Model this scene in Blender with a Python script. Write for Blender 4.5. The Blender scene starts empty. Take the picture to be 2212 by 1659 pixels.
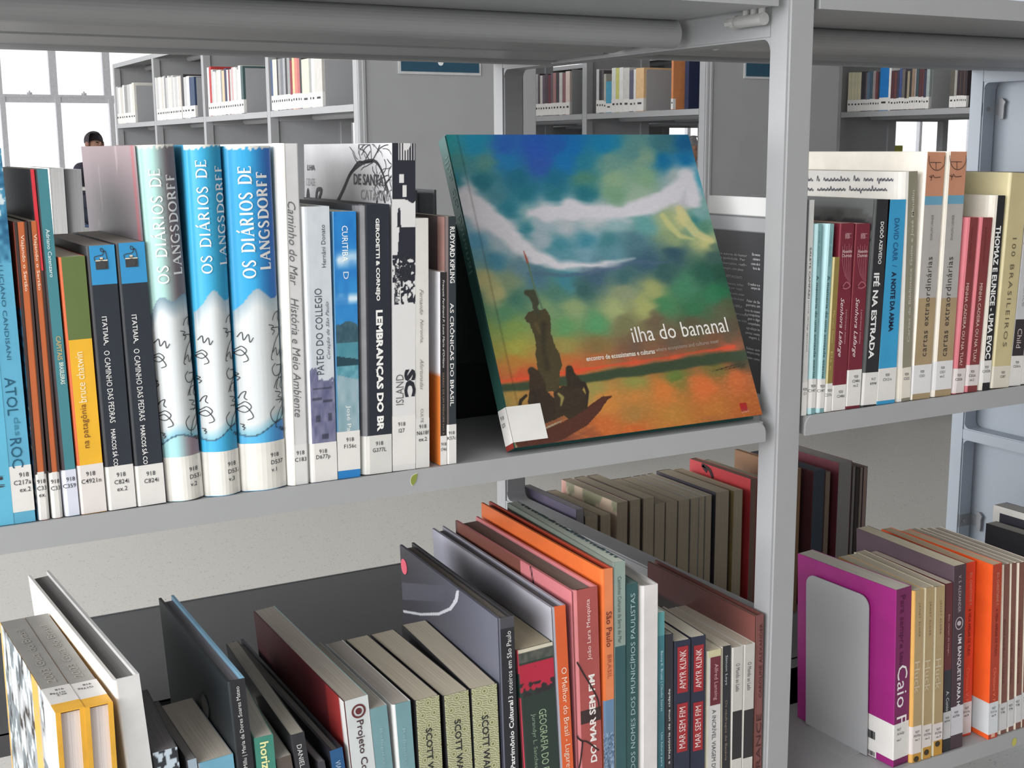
import bpy, bmesh, math, random
import numpy as np
from mathutils import Vector, Matrix
S = bpy.context.scene
COL = S.collection
random.seed(7)
# ------------------------------------------------------------------ camera
FPX, YAW, PIT, ROL = 2769.4, math.radians(29.1507), math.radians(10.4267), math.radians(0.357)
CX, CY = 1106.0, 829.5
CAM = np.array([-0.8715, -1.0, 1.03])
def _rot():
    cy, sy, cp, sp, cr, sr = math.cos(YAW), math.sin(YAW), math.cos(PIT), math.sin(PIT), math.cos(ROL), math.sin(ROL)
    fw = np.array([sy*cp, cy*cp, -sp]); rt = np.array([cy, -sy, 0.0]); dn = np.cross(fw, rt)
    return np.array([cr*rt+sr*dn, -sr*rt+cr*dn, fw])
M = _rot()
cd = bpy.data.cameras.new('camera'); cam = bpy.data.objects.new('camera', cd); COL.objects.link(cam)
cd.sensor_width = 36.0; cd.lens = FPX/2212.0*36.0; cd.clip_start = 0.02; cd.clip_end = 200
mw = Matrix.Identity(4)
for i in range(3):
    mw[i][0] = M[0][i]; mw[i][1] = -M[1][i]; mw[i][2] = -M[2][i]; mw[i][3] = CAM[i]
cam.matrix_world = mw
S.camera = cam
# ------------------------------------------------------------------ light
w = bpy.data.worlds.new('daylight'); S.world = w; w.use_nodes = True
bg = w.node_tree.nodes['Background']; bg.inputs[0].default_value = (0.97, 0.985, 1.0, 1); bg.inputs[1].default_value = 1.08
def area(name, loc, target, sx, sy, power, col=(1, 1, 1)):
    l = bpy.data.lights.new(name, 'AREA'); l.shape = 'RECTANGLE'; l.size = sx; l.size_y = sy; l.energy = power; l.color = col
    o = bpy.data.objects.new(name, l); COL.objects.link(o); o.location = loc
    o.rotation_euler = (Vector(target)-Vector(loc)).to_track_quat('-Z', 'Y').to_euler()
area('window_daylight_left', (-5.6, 2.6, 1.9), (0.2, 1.2, 0.9), 7.0, 2.4, 250, (1.0, 0.99, 0.975))
area('window_daylight_front', (-3.6, -1.9, 1.65), (0.0, 0.1, 0.75), 3.2, 1.6, 135, (1.0, 0.995, 0.985))  # added fill lamp for spines and front faces, no window known there
S.view_settings.view_transform = 'Standard'; S.view_settings.look = 'None'
S.view_settings.gamma = 1.0; S.view_settings.use_curve_mapping = False
S.view_settings.exposure = 0.33
# ------------------------------------------------------------------ helpers: pixels of the survey -> points on real planes
def ray(px, py):
    return M.T @ np.array([(px-CX)/FPX, (py-CY)/FPX, 1.0])
def onY(px, py, Y):
    r = ray(px, py); t = (Y-CAM[1])/r[1]; return CAM + r*t
def onX(px, py, X):
    r = ray(px, py); t = (X-CAM[0])/r[0]; return CAM + r*t
def onZ(px, py, Z):
    r = ray(px, py); t = (Z-CAM[2])/r[2]; return CAM + r*t
# ------------------------------------------------------------------ materials
def lin(c):
    return tuple(((v/255.0)/12.92 if v/255.0 <= 0.04045 else ((v/255.0+0.055)/1.055)**2.4) for v in c)
GAIN = 1.12
_m = {}
def mat(c, rough=0.5, kind='plain', spec=0.35, var=0.06):
    key = (tuple(c), rough, kind, spec, var)
    if key in _m: return _m[key]
    m = bpy.data.materials.new('%s_%02x%02x%02x' % ((kind,)+tuple(int(max(0, min(255, v))) for v in c)))
    m.use_nodes = True; nt = m.node_tree; b = nt.nodes['Principled BSDF']
    L = [min(0.9, v*GAIN) for v in lin(c)]
    b.inputs['Roughness'].default_value = rough
    b.inputs['Specular IOR Level'].default_value = spec
    tc = nt.nodes.new('ShaderNodeTexCoord'); no = nt.nodes.new('ShaderNodeTexNoise')
    mp = nt.nodes.new('ShaderNodeMapping'); nt.links.new(tc.outputs['Object'], mp.inputs[0]); nt.links.new(mp.outputs[0], no.inputs[0])
    rp = nt.nodes.new('ShaderNodeValToRGB'); nt.links.new(no.outputs[0], rp.inputs[0]); nt.links.new(rp.outputs[0], b.inputs['Base Color'])
    lo = [v*(1-var) for v in L]; hi = [min(0.95, v*(1+var)) for v in L]
    rp.color_ramp.elements[0].position = 0.3; rp.color_ramp.elements[1].position = 0.7
    no.inputs['Scale'].default_value = 45
    if kind == 'pages':
        mp.inputs['Scale'].default_value = (1400, 9, 9); no.inputs['Scale'].default_value = 1.0; no.inputs['Detail'].default_value = 3
        lo = [v*0.80 for v in L]; hi = [min(0.95, v*1.1) for v in L]
    if kind == 'pages_flat':
        mp.inputs['Scale'].default_value = (9, 9, 1400); no.inputs['Scale'].default_value = 1.0
        lo = [v*0.8 for v in L]; hi = [min(0.95, v*1.1) for v in L]
    if kind == 'metal':
        no.inputs['Scale'].default_value = 9; no.inputs['Detail'].default_value = 6
        bp = nt.nodes.new('ShaderNodeBump'); n2 = nt.nodes.new('ShaderNodeTexNoise'); n2.inputs['Scale'].default_value = 900
        nt.links.new(tc.outputs['Object'], n2.inputs[0]); nt.links.new(n2.outputs[0], bp.inputs['Height'])
        bp.inputs['Strength'].default_value = 0.08; bp.inputs['Distance'].default_value = 0.0005; nt.links.new(bp.outputs[0], b.inputs['Normal'])
    if kind == 'worn':
        no.inputs['Scale'].default_value = 30; no.inputs['Detail'].default_value = 8
    rp.color_ramp.elements[0].color = (*lo, 1); rp.color_ramp.elements[1].color = (*hi, 1)
    _m[key] = m; return m
def paint_mat(rough=0.4, spec=0.4):
    key = ('paint', rough, spec)
    if key in _m: return _m[key]
    m = bpy.data.materials.new('printed_picture'); m.use_nodes = True; nt = m.node_tree; b = nt.nodes['Principled BSDF']
    a = nt.nodes.new('ShaderNodeVertexColor'); a.layer_name = 'paint'; nt.links.new(a.outputs[0], b.inputs['Base Color'])
    b.inputs['Roughness'].default_value = rough; b.inputs['Specular IOR Level'].default_value = spec
    _m[key] = m; return m
METAL = mat((154, 155, 158), 0.42, 'metal', 0.5, 0.03)
METALB = mat((160, 168, 179), 0.45, 'metal', 0.5, 0.02)
LABEL = mat((212, 210, 208), 0.35, 'plain', 0.4, 0.03)
INK = mat((60, 60, 64), 0.6)
STEEL = mat((165, 165, 165), 0.3, 'metal', 0.6)
# ------------------------------------------------------------------ mesh helpers
def mobj(name, verts, faces, mats, parent=None, fm=None, smooth=False):
    me = bpy.data.meshes.new(name); me.from_pydata([tuple(v) for v in verts], [], faces)
    for m in (mats if isinstance(mats, (list, tuple)) else [mats]): me.materials.append(m)
    if fm is not None: me.polygons.foreach_set('material_index', fm)
    if smooth: me.polygons.foreach_set('use_smooth', [True]*len(me.polygons))
    me.update()
    o = bpy.data.objects.new(name, me); COL.objects.link(o)
    if parent is not None: o.parent = parent
    return o
class MB:
    def __init__(s): s.v = []; s.f = []; s.m = []
    def add(s, vs, fs, mi=0):
        n = len(s.v); s.v += [tuple(v) for v in vs]; s.f += [tuple(i+n for i in f) for f in fs]; s.m += [mi]*len(fs)
    def box(s, x0, x1, y0, y1, z0, z1, mi=0, bev=0.0):
        if bev <= 0:
            s.add([(x0,y0,z0),(x1,y0,z0),(x1,y1,z0),(x0,y1,z0),(x0,y0,z1),(x1,y0,z1),(x1,y1,z1),(x0,y1,z1)],
                  [(0,3,2,1),(4,5,6,7),(0,1,5,4),(1,2,6,5),(2,3,7,6),(3,0,4,7)], mi); return
        bm = bmesh.new(); bmesh.ops.create_cube(bm, size=1)
        for v in bm.verts: v.co = Vector(((x0+x1)/2+v.co.x*(x1-x0), (y0+y1)/2+v.co.y*(y1-y0), (z0+z1)/2+v.co.z*(z1-z0)))
        bmesh.ops.bevel(bm, geom=bm.edges[:], offset=bev, segments=2, affect='EDGES')
        bm.verts.ensure_lookup_table()
        s.add([v.co[:] for v in bm.verts], [[v.index for v in f.verts] for f in bm.faces], mi); bm.free()
    def prism(s, poly, axis, a, b, mi=0):
        # poly in the two other axes, extruded along axis from a to b
        def P(u, v, t): return {'x': (t, u, v), 'y': (u, t, v), 'z': (u, v, t)}[axis]
        n = len(poly); vs = [P(u, v, a) for u, v in poly]+[P(u, v, b) for u, v in poly]
        fs = [tuple(range(n)), tuple(range(2*n-1, n-1, -1))]+[(i, n+i, n+(i+1) % n, (i+1) % n) for i in range(n)]
        s.add(vs, fs, mi)
    def cyl(s, axis, c, r, a, b, n=20, mi=0):
        s.prism([(c[0]+r*math.cos(2*math.pi*i/n), c[1]+r*math.sin(2*math.pi*i/n)) for i in range(n)], axis, a, b, mi)
    def build(s, name, mats, parent=None, smooth=False):
        o = mobj(name, s.v, s.f, mats, parent, s.m, smooth)
        bm = bmesh.new(); bm.from_mesh(o.data); bmesh.ops.recalc_face_normals(bm, faces=bm.faces[:]); bm.to_mesh(o.data); bm.free()
        return o
def empty(name, loc=(0, 0, 0), label=None, cat=None, group=None):
    o = bpy.data.objects.new(name, None); COL.objects.link(o); o.location = loc; o.empty_display_size = 0.05
    tag(o, label, cat, group); return o
def tag(o, label=None, cat=None, group=None, kind=None):
    if label: o['label'] = label
    if cat: o['category'] = cat
    if group: o['group'] = group
    if kind: o['kind'] = kind
    return o
_tc = {}
def textmesh(s, bold=0.0, shear=0.0, space=1.0):
    key = (s, bold, shear, space)
    if key in _tc: return _tc[key]
    cu = bpy.data.curves.new('t', 'FONT'); cu.body = s; cu.resolution_u = 2; cu.offset = bold; cu.shear = shear; cu.space_character = space
    cu.fill_mode = 'FRONT'; cu.dimensions = '2D'
    o = bpy.data.objects.new('t', cu); COL.objects.link(o)
    dg = bpy.context.evaluated_depsgraph_get(); dg.update()
    me = o.evaluated_get(dg).to_mesh()
    V = np.array([v.co[:2] for v in me.vertices]) if len(me.vertices) else np.zeros((0, 2))
    Fc = [tuple(p.vertices) for p in me.polygons]
    o.evaluated_get(dg).to_mesh_clear(); bpy.data.objects.remove(o); bpy.data.curves.remove(cu)
    if len(V):
        V = V-V.min(0)
    _tc[key] = (V, Fc); return _tc[key]
def ribbon(mb, pts, wd, off=0.0, mi=0):
    # pts: list of (x, z); flat ribbon in the plane y=off ; wd scalar or list
    P = np.array(pts, float); n = len(P)
    if n < 2: return
    W = np.array(wd if isinstance(wd, (list, tuple, np.ndarray)) else [wd]*n)/2
    T = np.gradient(P, axis=0); T /= (np.linalg.norm(T, axis=1)[:, None]+1e-12); N = np.stack([-T[:, 1], T[:, 0]], 1)
    A = P+N*W[:, None]; B = P-N*W[:, None]
    vs = [(a[0], off, a[1]) for a in A]+[(b[0], off, b[1]) for b in B]
    mb.add(vs, [(i, i+1, n+i+1, n+i) for i in range(n-1)], mi)
def smoothline(pts, k=6):
    P = [Vector((p[0], p[1], 0)) for p in pts]; out = []
    for i in range(len(P)-1):
        p0 = P[max(i-1, 0)]; p1 = P[i]; p2 = P[i+1]; p3 = P[min(i+2, len(P)-1)]
        for j in range(k):
            t = j/k
            q = 0.5*((2*p1)+(p2-p0)*t+(2*p0-5*p1+4*p2-p3)*t*t+(3*p1-p0-3*p2+p3)*t**3); out.append((q.x, q.y))
    out.append((P[-1].x, P[-1].y)); return out
def painted_grid(name, nx, nz, fn, xf, parent, rough=0.4, spec=0.4):
    # fn(U,V)->(N,3) sRGB 0..255 ; xf(U,V)->(N,3) positions
    U, V = np.meshgrid(np.linspace(0, 1, nx), np.linspace(0, 1, nz)); U = U.ravel(); V = V.ravel()
    P = xf(U, V); Cc = np.clip(fn(U, V), 0, 255)/255.0
    Lc = np.where(Cc <= 0.04045, Cc/12.92, ((Cc+0.055)/1.055)**2.4)*GAIN
    i = np.arange(nx*nz).reshape(nz, nx)
    F = np.stack([i[:-1, :-1].ravel(), i[:-1, 1:].ravel(), i[1:, 1:].ravel(), i[1:, :-1].ravel()], 1)
    me = bpy.data.meshes.new(name); me.vertices.add(len(P)); me.vertices.foreach_set('co', P.astype('f').ravel())
    me.loops.add(F.size); me.loops.foreach_set('vertex_index', F.ravel().astype('i'))
    me.polygons.add(len(F)); me.polygons.foreach_set('loop_start', (np.arange(len(F))*4).astype('i'))
    me.update(calc_edges=True)
    at = me.color_attributes.new('paint', 'FLOAT_COLOR', 'POINT')
    at.data.foreach_set('color', np.concatenate([Lc, np.ones((len(P), 1))], 1).astype('f').ravel())
    me.materials.append(paint_mat(rough, spec)); me.update()
    me.polygons.foreach_set('use_smooth', [True]*len(me.polygons))
    o = bpy.data.objects.new(name, me); COL.objects.link(o); o.parent = parent; return o
def rbf(pts):
    P = np.array([[p[0], p[1]] for p in pts], float); C_ = np.array([p[2] for p in pts], float)
    def f(x, y, s=55.0, pw=2.3):
        out = np.zeros((len(x), 3))
        for a in range(0, len(x), 8000):
            d = np.sqrt((x[a:a+8000, None]-P[None, :, 0])**2+(y[a:a+8000, None]-P[None, :, 1])**2)
            wt = 1.0/(d+s*0.25)**(pw*2); out[a:a+8000] = (wt@C_)/wt.sum(1)[:, None]
        return out
    return f
# value noise for paints
_rng = np.random.RandomState(3); _NT = _rng.rand(64, 64)
def vnoise(x, y):
    xi = np.floor(x).astype(int); yi = np.floor(y).astype(int); fx = x-xi; fy = y-yi; fx = fx*fx*(3-2*fx); fy = fy*fy*(3-2*fy)
    g = lambda a, b: _NT[a % 64, b % 64]
    return (g(xi, yi)*(1-fx)+g(xi+1, yi)*fx)*(1-fy)+(g(xi, yi+1)*(1-fx)+g(xi+1, yi+1)*fx)*fy
# ------------------------------------------------------------------ setting
def struct(o): o['kind'] = 'structure'; return o
fm = bpy.data.materials.new('speckled_floor'); fm.use_nodes = True; nt = fm.node_tree; b = nt.nodes['Principled BSDF']
tc = nt.nodes.new('ShaderNodeTexCoord'); vo = nt.nodes.new('ShaderNodeTexVoronoi'); vo.inputs['Scale'].default_value = 120
nt.links.new(tc.outputs['Object'], vo.inputs[0])
r1 = nt.nodes.new('ShaderNodeValToRGB'); nt.links.new(vo.outputs['Distance'], r1.inputs[0])
r1.color_ramp.elements[0].position = 0.14; r1.color_ramp.elements[0].color = (0.30, 0.29, 0.28, 1)
r1.color_ramp.elements[1].position = 0.30; r1.color_ramp.elements[1].color = (*[v for v in lin((194, 192, 188))], 1)
no = nt.nodes.new('ShaderNodeTexNoise'); no.inputs['Scale'].default_value = 160; no.inputs['Detail'].default_value = 8; nt.links.new(tc.outputs['Object'], no.inputs[0])
r2 = nt.nodes.new('ShaderNodeValToRGB'); nt.links.new(no.outputs[0], r2.inputs[0])
r2.color_ramp.elements[0].position = 0.42; r2.color_ramp.elements[0].color = (0.95, 0.95, 0.95, 1); r2.color_ramp.elements[1].position = 0.6; r2.color_ramp.elements[1].color = (1.02, 1.02, 1.02, 1)
n3 = nt.nodes.new('ShaderNodeTexNoise'); n3.inputs['Scale'].default_value = 38; nt.links.new(tc.outputs['Object'], n3.inputs[0])
r3 = nt.nodes.new('ShaderNodeValToRGB'); nt.links.new(n3.outputs[0], r3.inputs[0]); r3.color_ramp.elements[0].position = 0.50; r3.color_ramp.elements[1].position = 0.60
mx0 = nt.nodes.new('ShaderNodeMixRGB'); mx0.inputs[2].default_value = (*lin((194, 192, 188)), 1)
inv = nt.nodes.new('ShaderNodeInvert'); nt.links.new(r3.outputs[0], inv.inputs[1]); nt.links.new(inv.outputs[0], mx0.inputs[0]); nt.links.new(r1.outputs[0], mx0.inputs[1])
mx = nt.nodes.new('ShaderNodeMixRGB'); mx.blend_type = 'MULTIPLY'; mx.inputs[0].default_value = 1; nt.links.new(mx0.outputs[0], mx.inputs[1]); nt.links.new(r2.outputs[0], mx.inputs[2])
nt.links.new(mx.outputs[0], b.inputs['Base Color']); b.inputs['Roughness'].default_value = 0.45
mb = MB(); mb.box(-9, 24, -4, 13.05, -0.1, 0.0); struct(mb.build('floor', fm))
mb = MB(); mb.box(-4.5, 24, -3.0, 13.05, 3.1, 3.2); struct(mb.build('ceiling', mat((206, 206, 204), 0.8)))
mb = MB(); mb.box(-4.5, 24, -3.0, -2.8, 0.0, 3.1); struct(mb.build('wall_front', mat((170, 170, 168), 0.8)))
WALL = mat((214, 214, 214), 0.8)
FRAME = mat((226, 226, 232), 0.5)
WB = 13.0
mb = MB(); mb.box(-1.1, 19.4, WB+0.02, WB+0.2, 0.0, 0.78); mb.box(-1.1, 19.4, WB+0.02, WB+0.2, 2.92, 3.3); struct(mb.build('wall_back', WALL))
gm = bpy.data.materials.new('window_glass'); gm.use_nodes = True; nt = gm.node_tree; nt.nodes.clear()
ou = nt.nodes.new('ShaderNodeOutputMaterial'); tr = nt.nodes.new('ShaderNodeBsdfTransparent'); gl = nt.nodes.new('ShaderNodeBsdfGlossy'); gl.inputs['Roughness'].default_value = 0.02
mi_ = nt.nodes.new('ShaderNodeMixShader'); mi_.inputs[0].default_value = 0.05; nt.links.new(tr.outputs[0], mi_.inputs[1]); nt.links.new(gl.outputs[0], mi_.inputs[2]); nt.links.new(mi_.outputs[0], ou.inputs[0])
mst = 0.534; x0w = 1.62-mst*5
for wi in range(9):
    xa = x0w+wi*4*mst; root = struct(empty('window_%d' % (wi+1), (xa, WB, 0.78)))
    mb = MB()
    for k in range(5 if wi == 8 else 4):
        mb.box(k*mst-0.055, k*mst+0.02, 0.0, 0.07, 0.80, 2.14); mb.box(k*mst-0.015, k*mst+0.035, -0.02, 0.05, 0.0, 0.80)
    W = 4*mst; mb.box(0, W, 0.0, 0.07, 0.735, 0.79); mb.box(0, W, -0.015, 0.05, 0.79, 0.815)
    mb.box(0, W, 0.0, 0.07, 0.0, 0.05); mb.box(0, W, 0.0, 0.07, 2.09, 2.14)
    mb.build('window_frame', FRAME, root)
    for k in range(4):
        m2 = MB(); m2.box(k*mst+0.036, (k+1)*mst-0.056, 0.03, 0.034, 0.05, 0.735); m2.build('pane', gm, root)
        m2 = MB(); m2.box(k*mst+0.021, (k+1)*mst-0.056, 0.03, 0.034, 0.815, 2.09); m2.build('pane', gm, root)
        m2 = MB(); m2.box((k+0.5)*mst-0.02, (k+0.5)*mst+0.03, -0.02, 0.0, 0.815, 0.835); m2.box((k+0.5)*mst-0.005, (k+0.5)*mst+0.01, -0.04, -0.02, 0.815, 0.85)
        m2.build('window_latch', FRAME, root)
# ------------------------------------------------------------------ metal bookcases
def upright(name, x, y0, y1, beams, top, parent, th=0.033, yw=0.03, axis='x', m=None, solid=False):
    """ring frame: posts at both edges, cross beams; axis 'x' = plate normal along x"""
    mb = MB()
    def bx(a0, a1, z0, z1, bev=0.002):
        if axis == 'x': mb.box(x, x+th, a0, a1, z0, z1, 0, bev)
        else: mb.box(a0, a1, x, x+th, z0, z1, 0, bev)
    bx(y0, y0+yw, 0, top, 0.0025); bx(y1-yw, y1, 0, top, 0.0025)
    for (z0, z1) in beams: bx(y0+yw-0.0035, y1-yw+0.0035, z0, z1)
    r = 0.011
    for (z0, z1) in beams:
        for yc, sg in ((y0+yw, 1), (y1-yw, -1)):
            for zc, sz in ((z0, -1), (z1, 1)):
                if zc <= 0.01 or zc >= top-0.005: continue
                poly = [(yc-sg*0.001, zc-sz*0.001)]+[(yc+sg*(r-r*math.sin(t)), zc+sz*(r-r*math.cos(t))) for t in np.linspace(0, math.pi/2, 6)]
                a, b_ = x+0.0015, x+th-0.0015
                mb.prism(poly, axis, a, b_)
    if solid: bx(y0+yw-0.002, y1-yw+0.002, 0.02, top-0.01, 0)
    return mb.build(name, m or METAL, parent)
def shelf_front(xa, xb, zt, parent, name='shelf'):
    """front-side shelf seen from the front: folded lip, pan and round stiffener"""
    root_ = None
    mb = MB(); r = 0.012
    # lip with rounded upper corners
    lip = [(xa, zt-0.0212), (xb, zt-0.0212)]+[(xb-r+r*math.cos(t), zt-r+r*math.sin(t)) for t in np.linspace(0, math.pi/2, 7)]+[(xa+r-r*math.sin(t), zt-r+r*math.cos(t)) for t in np.linspace(0, math.pi/2, 7)]
    mb.prism(lip, 'y', 0.0, 0.0025)
    mb.box(xa+0.002, xb-0.002, 0.0025, 0.29, zt-0.0208, zt-0.0005)
    mb.prism([(0.20, zt-0.02), (0.20, zt-0.038), (0.285, zt-0.047), (0.295, zt-0.040), (0.295, zt-0.0005), (0.2, zt-0.0005)], 'x', xa+0.002, xb-0.002)
    pan = mb.build(name, METAL, parent)
    m2 = MB(); m2.cyl('x', (0.168, zt-0.0352), 0.0150, xa+0.002, xb-0.002, 28)
    m2.build('stiffener_tube', METAL, pan)
    return pan
def shelf_rear(xa, xb, zt, parent, y1=0.615):
    mb = MB()
    mb.box(xa+0.006, xb-0.004, 0.32, 0.44, zt-0.026, zt-0.001)
    mb.prism([(y1, zt+0.0), (y1, zt-0.019), (y1-0.004, zt-0.019), (y1-0.15, zt-0.004), (0.32, zt-0.003), (0.32, zt-0.0005), (y1-0.004, zt-0.0005), (y1-0.004, zt)], 'x', xa, xb)
    pan = mb.build('shelf', METAL, parent)
    m2 = MB(); m2.cyl('x', (0.448, zt-0.017), 0.0145, xa+0.006, xb-0.004, 24); m2.build('stiffener_tube', METAL, pan)
    return pan
BX = 0.9465
ZT, ZM, ZL = 1.165, 0.7515, 0.311
beams1 = [(0.0, 0.06), (0.505, 0.5265), (1.136, 1.215), (1.44, 1.47)]
bc = empty('bookcase', (0, 0, 0), 'large light grey metal double-sided bookcase filling the foreground', 'bookcase')
U1 = upright('upright_frame', 0.0, 0.0, 0.612, beams1, 1.47, bc)
U2 = upright('upright_frame', BX, 0.0, 0.612, beams1, 1.47, bc, m=METALB)
U0 = upright('upright_frame', -BX, 0.0, 0.612, beams1, 1.47, bc)
mb = MB(); mb.box(BX+0.034, BX+0.044, 0.0, 0.612, 0.02, 1.47, 0, 0.001); mb.build('end_panel', METALB, bc)
for a, bb in ((-BX+0.034, -0.0145), (0.039, BX-0.006)):
    for z in (ZT+0.0202, ZM, ZL, 1.47):
        s_ = shelf_front(a, bb, z, bc)
        if z == ZM and a < -0.5:
            p = onY(895, 1036, -0.0004)
            lf = [(-5, -14), (-9, -8), (-10, 0), (-7, 8), (-1, 12), (8, 14), (7, 6), (4, -4), (0, -10)]
            k = 0.00037
            mobj('leaf_sticker', [(p[0]+u*k, -0.0006, p[2]+v*k) for u, v in lf], [tuple(range(len(lf)))], mat((128, 138, 60), 0.6), s_)
            k = 0.00042
            mobj('sticker_backing', [(p[0]+u*k, -0.0003, p[2]+v*k) for u, v in lf], [tuple(range(len(lf)))], mat((205, 205, 190), 0.6), s_)
        if z == ZL and a > 0:
            p = onY(2191, 1603, -0.0006)
            mobj('yellow_dot_sticker', [(p[0]+0.0042*math.cos(t), -0.0006, p[2]+0.0056*math.sin(t)) for t in np.linspace(0, 2*math.pi, 25)[:-1]], [tuple(range(24))], mat((176, 172, 88), 0.6), s_)
DARKMETAL = METAL
shelf_rear(-BX+0.034, -0.004, ZT, bc); shelf_rear(0.037, BX-0.004, ZT+0.012, bc)
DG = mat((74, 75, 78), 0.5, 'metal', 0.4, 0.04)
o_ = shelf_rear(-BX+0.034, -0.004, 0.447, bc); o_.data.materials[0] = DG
shelf_rear(0.037, BX-0.004, 0.3105, bc); shelf_rear(-BX+0.034, -0.004, 0.7515, bc); shelf_rear(0.037, BX-0.004, 0.7515, bc)
# bolt and clip under the upper shelf
mb = MB()
mb.cyl('y', (-0.012, 1.1545), 0.0062, 0.024, 0.062, 20); mb.cyl('y', (-0.012, 1.1545), 0.0052, 0.062, 0.066, 16)
mb.cyl('y', (-0.012, 1.1545), 0.0068, 0.066, 0.072, 16); mb.cyl('y', (-0.012, 1.1545), 0.0045, 0.072, 0.082, 8)
for y in (0.028, 0.040, 0.052): mb.cyl('z', (-0.012, y), 0.0035, 1.158, 1.1655, 10)
mb.build('shelf_bolt', STEEL, bc)
# hooks on the end frame
def hook(px, py):
    p = onX(px, py, BX+0.006); y, z = p[1], p[2]
    mb = MB(); x = BX+0.0335
    mb.box(x-0.0325, x-0.0305, y-0.001, y+0.004, z-0.0125, z+0.0125)
    mb.box(x-0.031, x, y-0.004, y-0.0022, z-0.011, z+0.011)
    q = onX(px+48, py, x)[1]
    mb.box(x-0.003, x-0.001, q-0.002, y-0.003, z-0.010, z+0.010, 0, 0.0008)
    mb.prism([(q+0.006, z+0.010), (q+0.0075, z+0.018), (q+0.001, z+0.0185), (q-0.006, z+0.012), (q-0.0035, z+0.006), (q-0.0035, z-0.006), (q-0.003, z-0.0165), (q+0.004, z-0.0175), (q+0.007, z-0.010)], 'x', x-0.0065, x-0.003)
    mb.cyl('y', (x-0.020, z), 0.0038, y-0.0075, y-0.004, 14)
    mb.build('shelf_hook', mat((132, 134, 138), .3, 'metal', .7), bc)
hook(2122, 236); hook(2072, 1124)
# ------------------------------------------------------------------ books
def solveX(px, Y, Z):
    # X of the point of image column px on the line (Y, Z)
    dy, dz = Y-CAM[1], Z-CAM[2]; k = (px-CX)/FPX
    a = M[0]-k*M[2]; return CAM[0]-(a[1]*dy+a[2]*dz)/a[0]
PACK = {'on': False}
def pack(x, xmax=9.0): PACK.update(on=True, x=x, xmax=xmax, yaw=math.radians(4), D=.3)
def shell(name, W, Hh, D, t, rl, rr, bulge, bands, side, sideR, parent, xf, z0=0.0, z1=None, off=0.0, ymax=None, cap=True):
    """wrap-around cover (or label) as an extruded profile; bands = [(z0,z1,mat)] over the spine"""
    z1 = Hh if z1 is None else z1; ymax = D if ymax is None else ymax
    pts = [(0.0, ymax), (0.0, max(rl, 1e-4))]; reg = ['L']
    if rl > 2e-4:
        for a in np.linspace(0, math.pi/2, 5)[1:]:
            pts.append((rl*0.75*(1-math.cos(a)), rl*(1-math.sin(a)))); reg.append('L')
    xa, xb = pts[-1][0], W-rr*0.75 if rr > 2e-4 else W
    n = 8 if bulge > 1e-5 else 1
    if rl <= 2e-4: pts[-1] = (0.0, 0.0)
    for i in range(1, n+1):
        u = i/n; pts.append((xa+(xb-xa)*u, -bulge*4*u*(1-u))); reg.append('F')
    if rr > 2e-4:
        for a in np.linspace(0, math.pi/2, 4)[1:]:
            pts.append((W-rr*0.75*(1-math.sin(a)), rr*(1-math.cos(a)))); reg.append('F')
    pts.append((W, ymax)); reg.append('R')
    if len(pts) > 2 and abs(pts[-2][0]-pts[-1][0]) < 1e-9 and abs(pts[-2][1]-pts[-1][1]) < 1e-9: pts.pop(); reg.pop()
    P = np.array(pts); T = np.gradient(P, axis=0); T /= np.linalg.norm(T, axis=1)[:, None]+1e-12
    N = np.stack([-T[:, 1], T[:, 0]], 1)  # inward (into the book)
    if off: P = P-N*off
    I = P+N*(t+off if off else t)
    bands = bands or [(z0, z1, None)]
    zs = sorted(set([z0, z1]+[min(max(b_[0], z0), z1) for b_ in bands]+[min(max(b_[1], z0), z1) for b_ in bands]))
    mats = []; vs = []; fs = []; fmi = []
    def mid(m):
        if m not in mats: mats.append(m)
        return mats.index(m)
    np_ = len(P)
    for z in zs:
        vs += [(p[0], p[1], z) for p in P]+[(p[0], p[1], z) for p in I]
    st = 2*np_
    for k in range(len(zs)-1):
        zc = (zs[k]+zs[k+1])/2; bm_ = bands[0][2]
        for b_ in bands:
            if b_[0] <= zc <= b_[1]: bm_ = b_[2]
        for i in range(np_-1):
            rg = reg[i] if i < len(reg) else 'R'
            m = bm_ if rg == 'F' else (side if rg == 'L' else sideR)
            m = m or bm_
            fs.append((k*st+i, k*st+i+1, (k+1)*st+i+1, (k+1)*st+i)); fmi.append(mid(m))
            fs.append((k*st+np_+i+1, k*st+np_+i, (k+1)*st+np_+i, (k+1)*st+np_+i+1)); fmi.append(mid(m))
    for k in (0, len(zs)-1):
        for i in range(np_-1):
            rg = reg[i] if i < len(reg) else 'R'
            m = (side if rg == 'L' else sideR if rg == 'R' else bands[-1][2]) or bands[-1][2]
            fs.append((k*st+i, k*st+np_+i, k*st+np_+i+1, k*st+i+1)); fmi.append(mid(m))
    for k in range(len(zs)-1):
        for i in (0, np_-1):
            fs.append((k*st+i, k*st+np_+i, (k+1)*st+np_+i, (k+1)*st+i)); fmi.append(mid((side if i == 0 else sideR) or bands[-1][2]))
    return mobj(name, [xf(*v) for v in vs], fs, mats, parent, fmi)
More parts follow.
